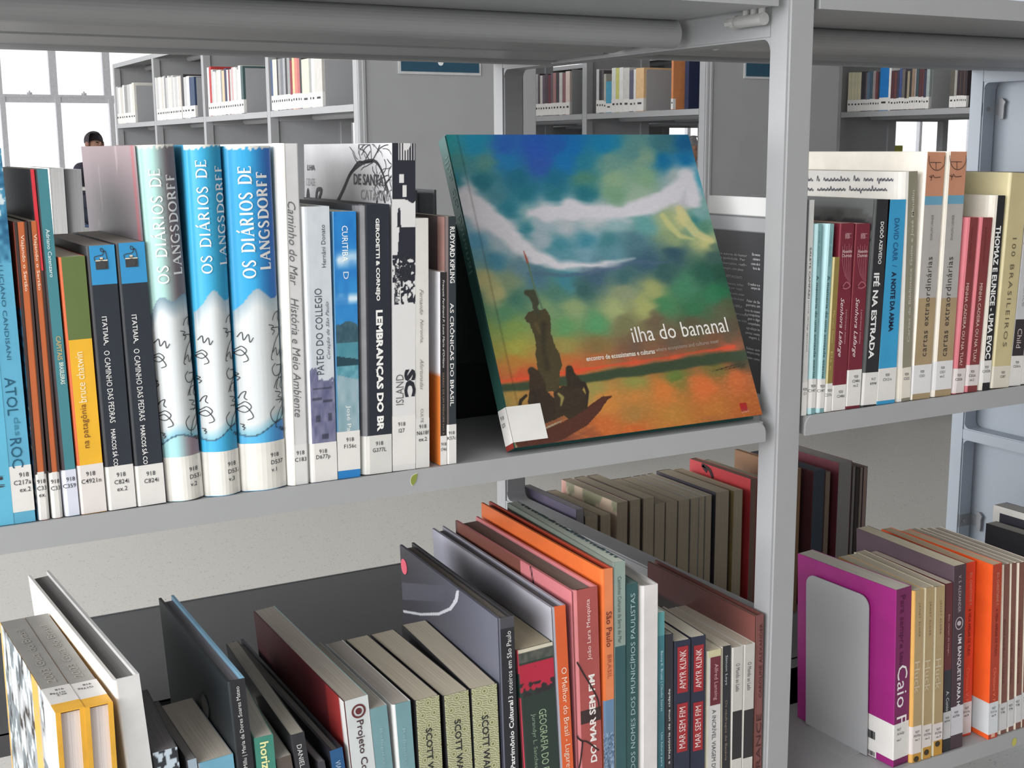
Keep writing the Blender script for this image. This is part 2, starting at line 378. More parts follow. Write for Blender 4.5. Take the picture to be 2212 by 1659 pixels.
def profile(W, rl, rr, bulge):
    """front face of a spine as y(x), the same curve that shell() extrudes"""
    P = [(0.0, rl)]
    if rl > 2e-4: P += [(rl*.75*(1-math.cos(a)), rl*(1-math.sin(a))) for a in np.linspace(0, math.pi/2, 5)[1:]]
    xa = P[-1][0] if rl > 2e-4 else 0.0; xb = W-rr*.75 if rr > 2e-4 else W
    if rl <= 2e-4: P = [(0.0, 0.0)]
    P += [(xa+(xb-xa)*i/8, -bulge*4*(i/8)*(1-i/8)) for i in range(1, 9)]
    if rr > 2e-4: P += [(W-rr*.75*(1-math.sin(a)), rr*(1-math.cos(a))) for a in np.linspace(0, math.pi/2, 4)[1:]]
    xs = np.array([p[0] for p in P]); ys = np.array([p[1] for p in P])
    return lambda x: np.interp(x, xs, ys)
class B: pass
def book(label, L0, L1, R, Zs, yo=0.004, d=0.2, bk=None, col=(200,200,200), bands=None, side=None, sideR=None, hard=False, rl=0.0, rr=0.0,
         bulge=0.0, lab=None, cl=None, text=(), pages=(196,188,172), group=None, orient='front', lw=None, labcol=None, name='book', cb=0.5, gap=0.0004, clh=0.0036, ptex='pages', Zt=None, lean=None):
    """L0=(px,py) top of left spine edge, L1=(px,py) a lower point of it, R=(px,py) right edge px at top or low (height taken from L0/L1)"""
    a = onY(*L0, yo); b_ = onY(*L1, yo)
    dx = (a[0]-b_[0])/(a[2]-b_[2]) if lean is None else math.tan(math.radians(lean))
    th = math.atan(dx); X0 = a[0]-dx*(a[2]-Zs)
    r_ = onY(*R, yo); Xl = a[0]-dx*(a[2]-r_[2]); W = (r_[0]-Xl)*math.cos(th)-gap
    Hh = math.hypot(a[0]-X0, a[2]-Zs)
    if orient == 'up': Hh = a[2]-Zs
    yaw = 0.0
    if bk is not None:
        q = onZ(bk[0], bk[1], a[2]); D = math.hypot(q[0]-a[0], q[1]-yo); yaw = math.atan2(-(q[0]-a[0]), q[1]-yo)
        if not -math.radians(7) < yaw < math.radians(4): yaw = -math.radians(3)
        D = max(D, 0.13)
    else: D = d
    if PACK.get('on') and orient != 'back':
        xm = PACK['x']+max(0, math.tan(PACK['yaw'])*0)
        if X0 < xm:
            X0 = xm; dx = (a[0]-X0)/(a[2]-Zs) if a[2]-Zs > .08 else dx; th = math.atan(dx); Hh = math.hypot(a[0]-X0, a[2]-Zs) if orient == 'front' else Hh
        if bk is not None:
            ym = min(D, PACK['D']); lim = PACK['yaw']+(X0-PACK['x'])/ym
            if yaw > lim: yaw = lim
        if X0+W > PACK['xmax']: W = max(W*.6, PACK['xmax']-X0)
        PACK.update(x=X0+W+.0003, yaw=yaw, D=D)
    root = empty(name, (X0, yo, Zs + (max(0, W*math.sin(th)))), label, 'book', group)
    root.rotation_euler = (Matrix.Rotation(yaw, 3, 'Z') @ Matrix.Rotation(th, 3, 'Y')).to_euler()
    mt = lambda c, rg=0.4: c if isinstance(c, bpy.types.Material) else mat(c, rg, 'worn', 0.4, 0.07)
    bk_ = B(); bk_.root = root; bk_.W = W; bk_.H = Hh; bk_.D = D; bk_.yo = yo
    R3 = Matrix.Rotation(th, 3, 'Y'); inv3 = R3.inverted()
    O = Vector(root.location)
    bk_.line = (a, b_); bk_.prof = profile(W, rl, rr, bulge)
    def zloc(py):
        # local height of an image row, read along the left spine edge
        t = (py-L0[1])/(L1[1]-L0[1]); px = L0[0]+t*(L1[0]-L0[0]); p = onY(px, py, yo)
        return (inv3 @ (Vector(p)-O)).z
    bk_.z = zloc
    t = 0.0026 if hard else 0.0006
    if orient == 'front': xf = lambda x, y, z: (x, y, z)
    elif orient == 'back': xf = lambda x, y, z: (W-x, D-y, z)
    elif orient == 'up': xf = lambda x, y, z: (x, z, Hh-y)
    HH, DD = (D, Hh) if orient == 'up' else (Hh, D)
    bk_.xf = xf
    bnds = [(0, HH, mt(col))]
    for (y0, y1, c) in (bands or []): 
        zz = sorted((zloc(y0), zloc(y1))); bnds.append((max(0, zz[0]), min(HH, zz[1]), mt(c)))
    sd = mt(side, 0.45) if side is not None else None
    sr = mt(sideR, 0.45) if sideR is not None else sd
    bl = bulge
    shell('cover', W, HH, DD, t, rl, rr, bl, bnds, sd or mt(col), sr or mt(col), root, xf)
    ins = 0.004 if hard else 0.0003; pg = 0.004 if hard else 0.0002
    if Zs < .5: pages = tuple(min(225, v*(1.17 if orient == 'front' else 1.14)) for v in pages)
    pm = mat(pages, 0.7, 'pages' if orient != 'up' else 'pages', 0.2)
    mb = MB()
    y0p = t+0.0006+ (max(rl, rr)*0.5 if (rl or rr) else 0.0)
    q0 = (t+0.0001, y0p, ins); q1 = (W-t-0.0001, DD-pg, HH-ins)
    cs = [(q0[0], q0[1], q0[2]), (q1[0], q0[1], q0[2]), (q1[0], q1[1], q0[2]), (q0[0], q1[1], q0[2]), (q0[0], q0[1], q1[2]), (q1[0], q0[1], q1[2]), (q1[0], q1[1], q1[2]), (q0[0], q1[1], q1[2])]
    mb.add([xf(*c) for c in cs], [(0,3,2,1),(4,5,6,7),(0,1,5,4),(1,2,6,5),(2,3,7,6),(3,0,4,7)])
    mb.build('pages', pm, root)
    lb = None
    if lab:
        zl = [zloc(y) if y is not None else 0.0 for y in lab]; za, zb = max(0.0003, min(zl)), min(HH, max(zl))
        lm = LABEL if labcol is None else mat(labcol, 0.35, 'plain', 0.4, 0.03)
        lb = shell('spine_label', W, HH, DD, 0.0001, rl, rr, bl, [(za, zb, lm)], lm, lm, root, xf, za, zb, 0.00025, min(DD, (lw if lw else 0.02)))
        if cl:
            cs_ = cl.split('/'); hh = clh; yy = zb-0.009
            for s in cs_:
                V, Fc = textmesh(s, 0.006, 0, 1.05)
                if not len(V): continue
                k = hh/0.72; w_ = min(V[:, 0].max()*k*0.92, 0.9*W) ; sx = w_/max(V[:, 0].max(), 1e-6)
                off = -0.0005-bl*1.02
                x0 = W*cb-w_/2
                if cb > 0.5: x0 = min(x0, W-w_-0.0008)
                mobj('call_number', [(x0+v[0]*sx, float(bk_.prof(x0+v[0]*sx))-.0006, yy+v[1]*k) for v in V], Fc, INK, lb)
                yy -= hh*1.6
    for tx in text: spinetext(bk_, *tx)
    return bk_
def spinetext(bk_, s, y0, y1, c=0.5, hgt=0.5, dr='d', col=(225,225,225), bold=0.0, shear=0.0, space=1.0, serif=False):
    z0, z1 = sorted((bk_.z(y0), bk_.z(y1)))
    V, Fc = textmesh(s, bold, shear, space)
    if not len(V): return
    L = z1-z0; Hc = hgt*bk_.W; sx = L/max(V[:, 0].max(), 1e-6); sy = Hc/max(V[:, 1].max(), 1e-6)
    xc = c*bk_.W
    bl = 0.0
    off = -0.00045
    vs = []
    for v in V:
        if dr == 'd': x = xc-Hc/2+v[1]*sy; z = z1-v[0]*sx
        else: x = xc+Hc/2-v[1]*sy; z = z0+v[0]*sx
        o2 = off+float(bk_.prof(x))
        vs.append((x, o2, z))
    return mobj('title_lettering', vs, Fc, mat(col, 0.5), bk_.root)
def coverpaint(bk_, name, fn, nx=40, nz=60, side='L', u0=0, u1=1, v0=0, v1=1, off=0.0003):
    """printed picture on the left cover: u runs from the back edge (0) to the spine (1), v up"""
    W, Hh, D = bk_.W, bk_.H, bk_.D
    def xf(U, V):
        y = D*(1-(u0+(u1-u0)*U)); z = Hh*(v0+(v1-v0)*V); return np.stack([np.full_like(U, -off), y, z], 1)
    return painted_grid(name, nx, nz, fn, xf, bk_.root)
def spinepaint(bk_, name, fn, nx=14, nz=120, off=0.00012, u0=0.0, u1=1.0, v0=0.0, v1=1.0, bulge=0.0, rl=0.0):
    W, Hh = bk_.W, bk_.H
    def xf(U, V):
        x = W*(u0+(u1-u0)*U); y = bk_.prof(x)-off
        return np.stack([x, y, Hh*(v0+(v1-v0)*V)], 1)
    return painted_grid(name, nx, nz, fn, xf, bk_.root)
WHT = (222, 221, 220)
# ---- middle shelf, left bay
pack(-2.0)
g1 = None
bk = book('sky blue album at the far left end of the middle shelf, barely in view', (-52, 320), (22.7, 1135), (-45, 1135), ZM, d=0.21, col=(92,170,200), hard=True, lab=(1010, 1110), cl='i/a')
bk = book('sky blue book lettered ATOL das ROCAS with a dark sea picture at its top', (-56, 321), (22.7, 1130), (78, 1122), ZM, d=0.215, col=(90,160,190), side=(70,120,150), hard=False,
     lab=(1010, 1109), cl='918/C217a/ex.2', cb=0.7,
     text=[('LUCIANO CANDISANI', 575, 780, .55, .16, 'd', (40,90,115)), ('ATOL', 818, 900, .5, .42, 'd', (35,85,110)), ('das', 905, 945, .62, .24, 'd', (60,125,150)), ('ROC', 950, 1014, .5, .45, 'd', (35,85,110))])
def seafn(U, V):
    n = vnoise(U*6+3, V*22); m = vnoise(U*11, V*40+7)
    c = np.stack([30+60*n, 80+80*n, 115+75*n], 1); c[(n*m > .45) & (V > .4)] = (190, 205, 210); return c
spinepaint(bk, 'sea_picture', seafn, 20, 80, v0=.705, v1=1.0)
for i, (tl, l1, r1, nb) in enumerate([((30.5,480),(81,1100),(110,1126),'left'), ((60,478),(112,1095),(138.5,1122),'right')]):
    bk = book('slim orange book lettered Viajando o Sertão, the %s one of the pair' % nb, tl, l1, r1, ZM, d=0.19 if i else .2, col=(180,96,56), bands=None, side=(66,48,44), sideR=(60,44,42), rl=0.003, rr=0.003,
        lab=(1021, None), cl='918/C33/ex.' if i == 0 else '918/C33', clh=0.0033, text=[('Viajando o Sertão', 508 if i == 0 else 506, 630 if i == 0 else 628, .52, .36, 'd', (225,200,180), .006)])
    if i == 0:
        def slv(U, V):
            n = vnoise(U*9, V*60); c = np.stack([40+50*n, 60+60*n, 80+70*n], 1); c[n > .62] = (60, 130, 170); c[n < .15] = (170, 175, 180)
            c[V > .72] = (178, 85, 68); return c
        coverpaint(bk, 'cover_picture', slv, 20, 120)
    mb = MB(); mb.box(-0.0002, 0.0016, -0.0004, 0.0, bk.H*0.16, bk.H); mb.box(bk.W-0.0016, bk.W+0.0001, -0.0004, 0.0, bk.H*0.16, bk.H); mb.build('dark_spine_edge', mat((62,48,46), .5), bk.root)
bk = book('tall thin teal book lettered Capitais Brasileiras with a red spine edge', (70,366), (141,1116), (173,1112), ZM, d=0.2, col=(66,124,134), side=(64,56,60), rl=0.004,
     lab=(1017, None), labcol=(205,208,222), cl='918/C359', clh=0.0033, cb=.6, text=[('Adriano Catenzaro', 496, 600, .62, .26, 'd', (215,225,225)), ('CAPITAIS', 728, 780, .66, .34, 'd', (190,165,110), .01), ('BRASILEIRAS', 785, 832, .7, .3, 'd', (215,225,215), .01)])
mb = MB(); mb.box(-0.0004, 0.0010, -0.0006, 0.004, bk.H*0.72, bk.H); mb.box(-0.0005, -0.0001, 0.004, 0.007, bk.H*.72, bk.H); mb.build('red_hinge', mat((196,52,62), .4), bk.root)
bk = book('green and yellow book lettered na patagônia bruce chatwin', (125,556), (175,1109), (231.5,1102), ZM, d=0.16, col=(220,168,48), bands=[(540,736,(92,108,62))], side=(200,96,60), rl=0.003,
     lab=(1007, None), cl='918/C4921n', cb=.5, labcol=(212,206,204), text=[('bruce chatwin', 763, 872, .45, .30, 'u', (232,222,190)), ('na patagônia', 876, 971, .47, .30, 'u', (110,72,40))])
CAMI = (60, 60, 62)
for i, (tl, l1, r1, lbs) in enumerate([((184,532),(234,1097),(295,1090),'left'), ((248,526),(297.5,1093),(359,1082),'right')]):
    bk = book('black and blue book with a small camera on its spine, the %s one of two' % lbs, tl, l1, r1, ZM, d=0.165, col=(42,47,56), bands=[(500, 617-3*i, (52,138,190))], side=(58,60,64), rl=0.0035, pages=(150,146,140),
        lab=(1010-2*i, None), cl='918/C824i/ex.2' if i == 0 else '918/C824i', cb=.55,
        text=[('ITATIAIA,', 686-4*i, 748-4*i, .42, .2, 'd', WHT, .008), ('O CAMINHO DAS PEDRAS', 760-4*i, 916-4*i, .42, .2, 'd', WHT), ('MARCOS SÁ CO', 930-8*i, 1010-4*i, .42, .2, 'd', WHT, .012)])
    cz = bk.z(574-5*i); mb = MB(); W = bk.W
    mb.box(W*.3, W*.72, -.0006, -.0003, cz-.0035, cz+.0035); mb.box(W*.44, W*.58, -.0006, -.0003, cz+.0035, cz+.005)
    mb.cyl('y', (W*.51, cz), .0032, -.0009, -.0003, 18)
    st_ = smoothline([(W*.29, cz+.003), (W*.27, cz+.006), (W*.40, cz+.0068), (W*.56, cz+.0075), (W*.61, cz+.0105), (W*.53, cz+.0125), (W*.50, cz+.0112), (W*.55, cz+.0098), (W*.66, cz+.0100), (W*.71, cz+.004)])
    ribbon(mb, st_, .0006, -.0005); mb.build('camera_emblem', mat(CAMI, .5), bk.root)
    m2 = MB(); m2.box(W*.3, W*.72, -.0008, -.0004, cz+.0028, cz+.0036); m2.box(W*.46, W*.56, -.0008, -.0004, cz+.0044, cz+.0056); m2.build('camera_top', mat((205,195,175), .5), bk.root)
# three big volumes
def langs(kind, ph):
    def fn(U, V):
        n = vnoise(U*3+ph, V*9); L = lambda a: np.array(a, float)
        if kind == 'grey':
            t = np.clip((U-.35)/.4+0.2*(n-.5), 0, 1)[:, None]; top = L((158,196,192))*(1-t)+L((112,102,108))*t
            top += np.clip((V[:, None]-.9)*4, 0, 1)*10
            bot2 = L((150,196,200))*(1-t)+L((140,120,130))*t
        elif kind == 'cyan': 
            t = np.clip(U*1.0+.2*(n-.5), 0, 1)[:, None]; top = L((62,172,215))*(1-t)+L((50,140,180))*t; bot2 = L((60,170,215))*(1-t)+L((60,140,180))*t
        else:
            t = np.clip((U-.45)*1.8+.3*(n-.5), 0, 1)[:, None]; top = L((54,158,210))*(1-t)+L((44,92,165))*t; bot2 = L((80,165,210))*(1-t)+L((60,110,175))*t
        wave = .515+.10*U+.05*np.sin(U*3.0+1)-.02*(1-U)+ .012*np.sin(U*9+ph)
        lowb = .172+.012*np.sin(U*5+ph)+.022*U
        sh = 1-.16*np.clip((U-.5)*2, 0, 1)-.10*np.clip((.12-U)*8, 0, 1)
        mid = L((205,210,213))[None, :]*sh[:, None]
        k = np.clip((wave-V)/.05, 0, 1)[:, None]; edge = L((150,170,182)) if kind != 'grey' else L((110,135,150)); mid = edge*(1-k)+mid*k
        k = np.clip((V-lowb)/.035, 0, 1)[:, None]; mid = L((120,175,195))*(1-k)+mid*k
        c = np.where((V > wave)[:, None], top, mid); c = np.where((V < lowb)[:, None], bot2, c)
        e = (np.abs(V-lowb) < .0025); c[e] = (60, 90, 110)
        tear = (V > .9975-.013*vnoise(U*14+ph, U*0+ph)**2); c[tear] = (215, 214, 208)
        return c
    return fn
def scribble(bk_, seed, x_off):
    rs = random.Random(seed); mb = MB(); W = bk_.W; H_ = bk_.H; bl = bk_.bulge
    def put(shape, cx, cz, s, wd=0.00062):
        P = smoothline([(cx+u*s, cz+v*s) for u, v in shape], 5); P = [(min(max(x, .0002), W-.0002), z) for x, z in P]
        n0 = len(mb.v); ribbon(mb, P, wd, -.0006)
        for i in range(n0, len(mb.v)):
            x, y, z = mb.v[i]; u = x/W; mb.v[i] = (x, float(bk_.prof(min(max(x,0),W)))-.0010, z)
    shapes = [[(0,.6),(.5,.9),(.9,.5),(.5,.1),(0,.3),(.4,.6),(.8,.2),(1.0,-.3),(.6,-.5)], [(.1,1),(.9,.9),(.5,.3),(.2,-.3),(0,-1),(.15,-1.1)], [(0,.5),(.4,.9),(.5,.2),(.9,.7),(1,0),(1.3,.4)],
              [(0,0),(.3,.6),(.8,.8),(.6,.1),(.9,-.2)], [(.2,.9),(-.2,.4),(.0,-.3),(.5,-.4),(.9,.1),(1.1,.7),(.8,-.1)], [(0,.8),(.6,.6),(.3,.3),(.7,.1),(.4,-.3)]]
    for zf, xf_, sh, s in [(.50,.82,3,.011),(.465,.72,5,.010),(.44,.05,2,.012),(.43,.75,1,.016),(.40,.0,0,.012),(.385,.78,2,.012),(.355,.80,4,.010),(.34,-.05,5,.008),(.33,.84,1,.012),(.30,.78,3,.013),(.275,.02,3,.009),(.27,.8,5,.012),(.235,.0,0,.014),(.23,.78,1,.014),(.215,.72,4,.013),(.19,.03,5,.006),(.175,.86,2,.006)]:
        put(shapes[sh], W*(xf_+x_off), H_*(zf+rs.uniform(-.006, .006)), s*.75*(W/.035)**.5)
    mb.build('handwriting_print', mat((52,54,58), .6), bk_.root)
SER = {}
for kind, tl, l1, r1, vol, lt, nm in [('grey',(292,314),(361,1083),(442,1070),'v.2',990,'faded grey-green thick volume of Os Diários de Langsdorff, left of two blue ones'),
                                  ('cyan',(396,313),(444,1071),(522,1058),'v.3',978,'bright cyan narrower volume of Os Diários de Langsdorff, in the middle of three'),
                                  ('blue',(484,316),(524,1058),(621,1044),'v.1',960,'blue thick volume of Os Diários de Langsdorff with a torn top, rightmost of three')]:
    bk = book(nm, tl, l1, r1, ZM, yo=0.006, d=0.205, col=(200,205,208), side=(104,90,98) if kind == 'grey' else (60,150,190), rl=0.006, rr=0.004, bulge=0.0045, hard=False, pages=(205,198,184))
    bk.bulge = 0.0045
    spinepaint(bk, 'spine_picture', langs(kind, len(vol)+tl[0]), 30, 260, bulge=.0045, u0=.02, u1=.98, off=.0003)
    scribble(bk, 5, {'grey': -.02, 'cyan': .0, 'blue': .0}[kind])
    z1 = bk.z(lt); lm = mat((214,212,207), .35); lb = shell('spine_label', bk.W, bk.H, bk.D, .0001, .006, .004, .0045, [(.0005, z1, lm)], lm, lm, bk.root, bk.xf, .0005, z1, .0006, .02)
    yy = z1-.013
    for s in ('918', 'D537', vol):
        V, Fc = textmesh(s, .006); k = .0036/.72; x0 = bk.W*.62
        vs = [(x0+v[0]*k*1.05, 0, yy+v[1]*k) for v in V]; vs = [(x, float(bk.prof(x))-.0011, z) for x, _, z in vs]
        mobj('call_number', vs, Fc, INK, lb); yy -= .0062
    dz = {'grey': (362, 615, 375, 598), 'cyan': (342, 592, 355, 576), 'blue': (356, 602, 368, 586)}[kind]
    SER[kind] = (bk, dz)
    if kind == 'grey':
        def gcov(U, V):
            n = vnoise(U*9, V*7); n2 = vnoise(U*50+3, V*6)
            c = np.stack([112+16*n, 104+14*n, 112+12*n], 1); t = np.clip((V-.75)*3.2, 0, .7)[:, None]; c = c*(1-t)+np.array([150,125,130])*t
            r = np.clip(1-np.abs(U-.945)/.035, 0, 1)[:, None]; c = c*(1-r)+np.array([168,82,88])*r
            s_ = ((n2 > .82) & (n > .6)); c[s_] += 25; return c
        coverpaint(bk, 'cover_picture', gcov, 60, 60)
# Serif lettering for the three big volumes (drawn strokes)
GL = {'O': ([('o', .5, .5, .5, .5)], 1.0), 'S': ([('p', [(.82,.82),(.62,.97),(.3,.95),(.16,.74),(.38,.56),(.66,.44),(.84,.24),(.66,.04),(.34,.02),(.14,.2)])], .75),
      'D': ([('v', .22), ('p', [(.22,.98),(.6,.95),(.9,.72),(.93,.45),(.8,.14),(.5,.02),(.22,.02)])], 1.0), 'I': ([('v', .5)], .45), 'A': ([('l', .1,.02,.48,.98,.5), ('l', .5,.98,.9,.02,1.2), ('l', .26,.36,.72,.36,.5)], .95),
      'R': ([('v', .22), ('p', [(.22,.98),(.55,.97),(.74,.8),(.66,.58),(.45,.5),(.22,.5)]), ('l', .48,.5,.9,.02,1.1)], .9), 'E': ([('v', .22), ('l', .22,.97,.82,.97,.55), ('l', .22,.52,.7,.52,.55), ('l', .22,.03,.86,.03,.55), ('l', .82,.97,.82,.82,.4), ('l', .86,.03,.86,.2,.4)], .82),
      'L': ([('v', .22), ('l', .22,.03,.84,.03,.55), ('l', .84,.03,.84,.2,.4)], .8), 'N': ([('l', .16,.02,.16,.98,.55), ('l', .16,.98,.86,.02,1.2), ('l', .86,.02,.86,.98,.55)], 1.0),
      'G': ([('p', [(.86,.8),(.7,.95),(.42,.96),(.16,.74),(.12,.42),(.28,.1),(.6,.01),(.84,.1),(.84,.42)]), ('l', .64,.42,.98,.42,.5)], 1.0), 'F': ([('v', .22), ('l', .22,.97,.8,.97,.55), ('l', .22,.52,.68,.52,.55), ('l', .8,.97,.8,.82,.4)], .72), ' ': ([], .5)}
def serif(bk_, s, y0, y1, c, hgt, col, accent=None):
    z0, z1 = sorted((bk_.z(y0), bk_.z(y1))); tot = sum(GL[ch][1]+.12 for ch in s); k = (z1-z0)/tot; Hc = hgt*bk_.W; W = bk_.W; xc = c*W
    mb = MB(); cur = 0.0; tw = .085*Hc*(1.75 if hgt > .25 else 2.2)
    def put(P, wd):
        n0 = len(mb.v); ribbon(mb, [((cur+x*adv)*k, y*Hc) for x, y in P], wd, 0)
        for i in range(n0, len(mb.v)):
            u, _, v = mb.v[i]; x = xc+Hc/2-v; z = z0+u
            mb.v[i] = (x, float(bk_.prof(min(max(x,0),W)))-.0013, z)
    for idx, ch in enumerate(s):
        g, adv = GL[ch]
        for st_ in g:
            if st_[0] == 'o':
                n = 24; t = np.linspace(0, 2*math.pi, n+1); P = [(.5+.42*math.cos(a), .5+.48*math.sin(a)) for a in t]
                put(P, [tw*(.45+.75*abs(math.cos(a))) for a in t])
            elif st_[0] == 'p': P = smoothline(st_[1], 4); put(P, [tw*(.55+.5*abs(math.sin(i/len(P)*math.pi))) for i in range(len(P))])
            elif st_[0] == 'v': put([(st_[1], 0), (st_[1], 1)], tw*1.15); put([(st_[1]-.16, .015), (st_[1]+.16, .015)], tw*.4); put([(st_[1]-.16, .985), (st_[1]+.16, .985)], tw*.4)
            elif st_[0] == 'l':
                put([(st_[1], st_[2]), (st_[3], st_[4])], tw*st_[5])
        if ch in 'AN':
            for q in ((.1 if ch == 'A' else .16, .015), (.9 if ch == 'A' else .86, .015 if ch == 'A' else .985)): put([(q[0]-.14, q[1]), (q[0]+.14, q[1])], tw*.4)
        if accent == idx: put([(.45, 1.08), (.65, 1.3)], tw*.8)
        cur += adv+.12
    mb.build('title_lettering', mat(col, .5), bk_.root)
for kd, (bk, dz) in SER.items():
    serif(bk, 'OS DIARIOS DE', dz[0], dz[1], .38 if kd != 'blue' else .36, .26, (222,222,220), accent=5)
    serif(bk, 'LANGSDORFF', dz[2], dz[3], .78 if kd == 'grey' else (.86 if kd == 'cyan' else .72), .24 if kd != 'cyan' else .22, (220,220,220))
bk = book('tall grey book lettered Caminho do Mar in italics with a white edge', (597,310), (622,1047), (668,1040), ZM, d=0.2, col=(196,196,198), side=(226,225,222), rl=0.009, rr=.002, hard=True,
     lab=(963, None), cl='918/C183', cb=.62, labcol=(206,206,206), pages=(215,212,205), text=[('Caminho do Mar', 436, 618, .58, .36, 'd', (98,98,100), 0, .35), ('História e Meio Ambiente', 645, 904, .58, .36, 'd', (98,98,100), 0, .35)])
mb = MB(); mb.prism([(-.0002, .0096), (-.0002, .007), (.0008, .0035), (.003, .0006), (.0052, -.0003), (.0064, -.0004), (.006, .001), (.002, .006)], 'z', .0, bk.H+.0002); mb.build('white_spine_edge', mat((228,227,224), .4), bk.root)
bk = book('pale grey-blue book lettered Pateo do Collegio above a violet building picture', (650,447), (670,1041), (729.5,1033), ZM, d=0.19, col=(186,192,198), side=(222,224,228), rl=0.006, hard=True,
     lab=(960, None), cl='918/D677p', cb=.5)
def pateo(U, V):
    n = vnoise(U*5, V*26); n2 = vnoise(U*12+5, V*60)
    c = np.stack([184+8*n, 190+8*n, 198+6*n], 1)
    e = .385+.03*(U < .35)+.02*(n2-.5)-.04*np.clip(U-.4, 0, .2)
    d_ = V < e; c[d_] = np.stack([76+34*n+22*n2, 78+32*n+22*n2, 112+30*n+14*n2], 1)[d_]
    for (u_, v_, a_, b_) in ((.3,.235,.10,.012),(.78,.24,.09,.014),(.55,.17,.14,.010),(.25,.31,.2,.006),(.7,.30,.2,.005),(.5,.345,.4,.003)):
        q = d_ & (np.abs(U-u_) < a_) & (np.abs(V-v_) < b_); c[q] = c[q]*.62
    return c
spinepaint(bk, 'building_picture', pateo, 26, 200, u0=.12, u1=.995)
for tx in [('Hernâni Donato', 487, 580, .74, .15, 'u', (70,74,84)), ('PATEO DO COLLEGIO', 625, 812, .5, .26, 'u', (66,70,84)), ('Coração de São Paulo', 655, 780, .82, .15, 'u', (90,94,108), 0, .4)]: spinetext(bk, *tx)
bk = book('bright blue book lettered CURITIBA with a sky and lake picture', (720,458), (731,1031), (779,1022), ZM, d=0.17, col=(40,120,185), side=(120,170,205), hard=False, lab=(934, 1018), cl='918/F156c', cb=.55)
def curi(U, V):
    n = vnoise(U*4+1, V*18); n2 = vnoise(U*9, V*50)
    c = np.stack([28+30*(1-V)+10*n, 108+30*n*.6+18*(1-V), 182+12*n], 1)
    for (v0, v1) in ((.74, .84), (.585, .645)):
        k = (np.clip(1-np.abs(V-(v0+v1)/2)/((v1-v0)/2), 0, 1)*np.clip(n*2.0, .2, 1.2)); k = np.clip(k, 0, 1)[:, None]; c = c*(1-k)+np.array([196,214,226])*k
    m = V < .51-.02*np.abs(U-.5)*2+.01*n2; c[m] = np.stack([44+18*n2, 72+20*n2, 84+20*n2], 1)[m]
    m = V < .42; c[m] = np.stack([58+30*n, 120+20*n, 136+20*n], 1)[m]
    m = V < .36-.02*U; c[m] = (34, 62, 74)
    m = V < .315; c[m] = np.stack([70+40*n2, 130+30*n2, 145+30*n2], 1)[m]
    m = V < .275-.03*U; c[m] = np.stack([120+30*n, 150+20*n, 160+20*n], 1)[m]; return c
spinepaint(bk, 'landscape_picture', curi, 20, 220, u0=.02, u1=.99, v0=.17)
for tx in [('CURITIBA', 488, 566, .48, .26, 'd', (228,232,236)), ('D', 588, 604, .5, .24, 'd', (200,212,222)), ('José Pa', 878, 934, .5, .24, 'd', (215,220,220))]: spinetext(bk, *tx)
bk = book('thick black hardcover lettered LEMBRANÇAS DO BR in white slab letters', (772,443), (780,1026), (847,1018), ZM, d=0.2, col=(38,42,52), side=(52,54,62), rl=0.011, hard=True,
     lab=(944, None), cl='918/G377L', cb=.6, labcol=(200,199,196), text=[('GERODETTI & CORNEJO', 472, 652, .60, .155, 'd', (222,222,220), .035), ('LEMBRANÇAS DO BR', 672, 936, .62, .27, 'd', (224,224,222), .045)])
mb = MB(); mb.prism([(-.0003, .011), (.0004, .0062), (.0028, .0018), (.0060, -.0003), (.0068, -.0003), (.006, .002), (.002, .008)], 'z', bk.z(944), bk.H-.001); mb.build('lit_spine_edge', mat((104,104,108), .45, 'worn', .5, .2), bk.root)  # light on the curved left edge, painted as a paler grey strip
# the large Santa Catarina album
bk = book('tall black and white album with bare tree branches, lettered Santa Catarina', (847,310), (849,1018), (898,1010), ZM, d=0.212, col=(208,207,207), side=(196,196,200), hard=False, pages=(198,190,172), lab=(900, 1006), cl='918/I27', cb=.38, lw=.004)
def scspine(U, V):
    n = vnoise(U*3.4+2, V*11+4); n2 = vnoise(U*13, V*90); n3 = vnoise(U*7+9, V*34)
    c = np.tile(np.array([[206.,205,206]]), (len(U), 1)); blk = (V > .80) | ((V > .585) & (V < .70)) | ((V > .50) & (V < .60) & (n2 > .35)) | ((V > .42) & (V < .5) & (n3 > .5) & (n2 > .4))
    blk &= ~((n > .78) & (V > .8)); blk |= ((V > .70) & (V < .8) & (n < .30))
    blk &= ~((V < .70) & (V > .60) & (U < .3-.8*(.7-V)))
    blk &= ~((V > .94) & (U > .2) & (np.abs((U*9) % 1-.5) < .18))
    blk &= ~((V > .86) & (V < .89) & (np.abs(U-.4) < .1)) & ~((V > .81) & (V < .85) & (np.abs(U-.52) < .09))
    c[blk] = (38, 40, 50); return c
spinepaint(bk, 'ink_picture', scspine, 36, 360, v0=.17)
for tx in [('VEL', 545, 620, .55, .42, 'd', (40,42,50), .04), ('SC', 800, 860, .75, .5, 'd', (38,40,48), .06), ('ISLAND', 810, 876, .3, .34, 'u', (96,96,96), .0), ('CANAZIA', 575, 655, .2, .22, 'd', (90,90,94))]: spinetext(bk, *tx)
mb = MB(); W_, H_, D_ = bk.W, bk.H, bk.D
def covP(px, py):
    p = onX(px, py, bk.root.location[0]-.0004); return (p[1]-bk.yo, p[2]-ZM)
def covline(pts, wd):
    P = smoothline([covP(*q) for q in pts], 4); n0 = len(mb.v); ribbon(mb, P, wd, 0)
    for i in range(n0, len(mb.v)):
        y, _, z = mb.v[i]; mb.v[i] = (-.0006, min(max(y, .0004), D_-.0005), min(max(z, .001), H_-.0008))
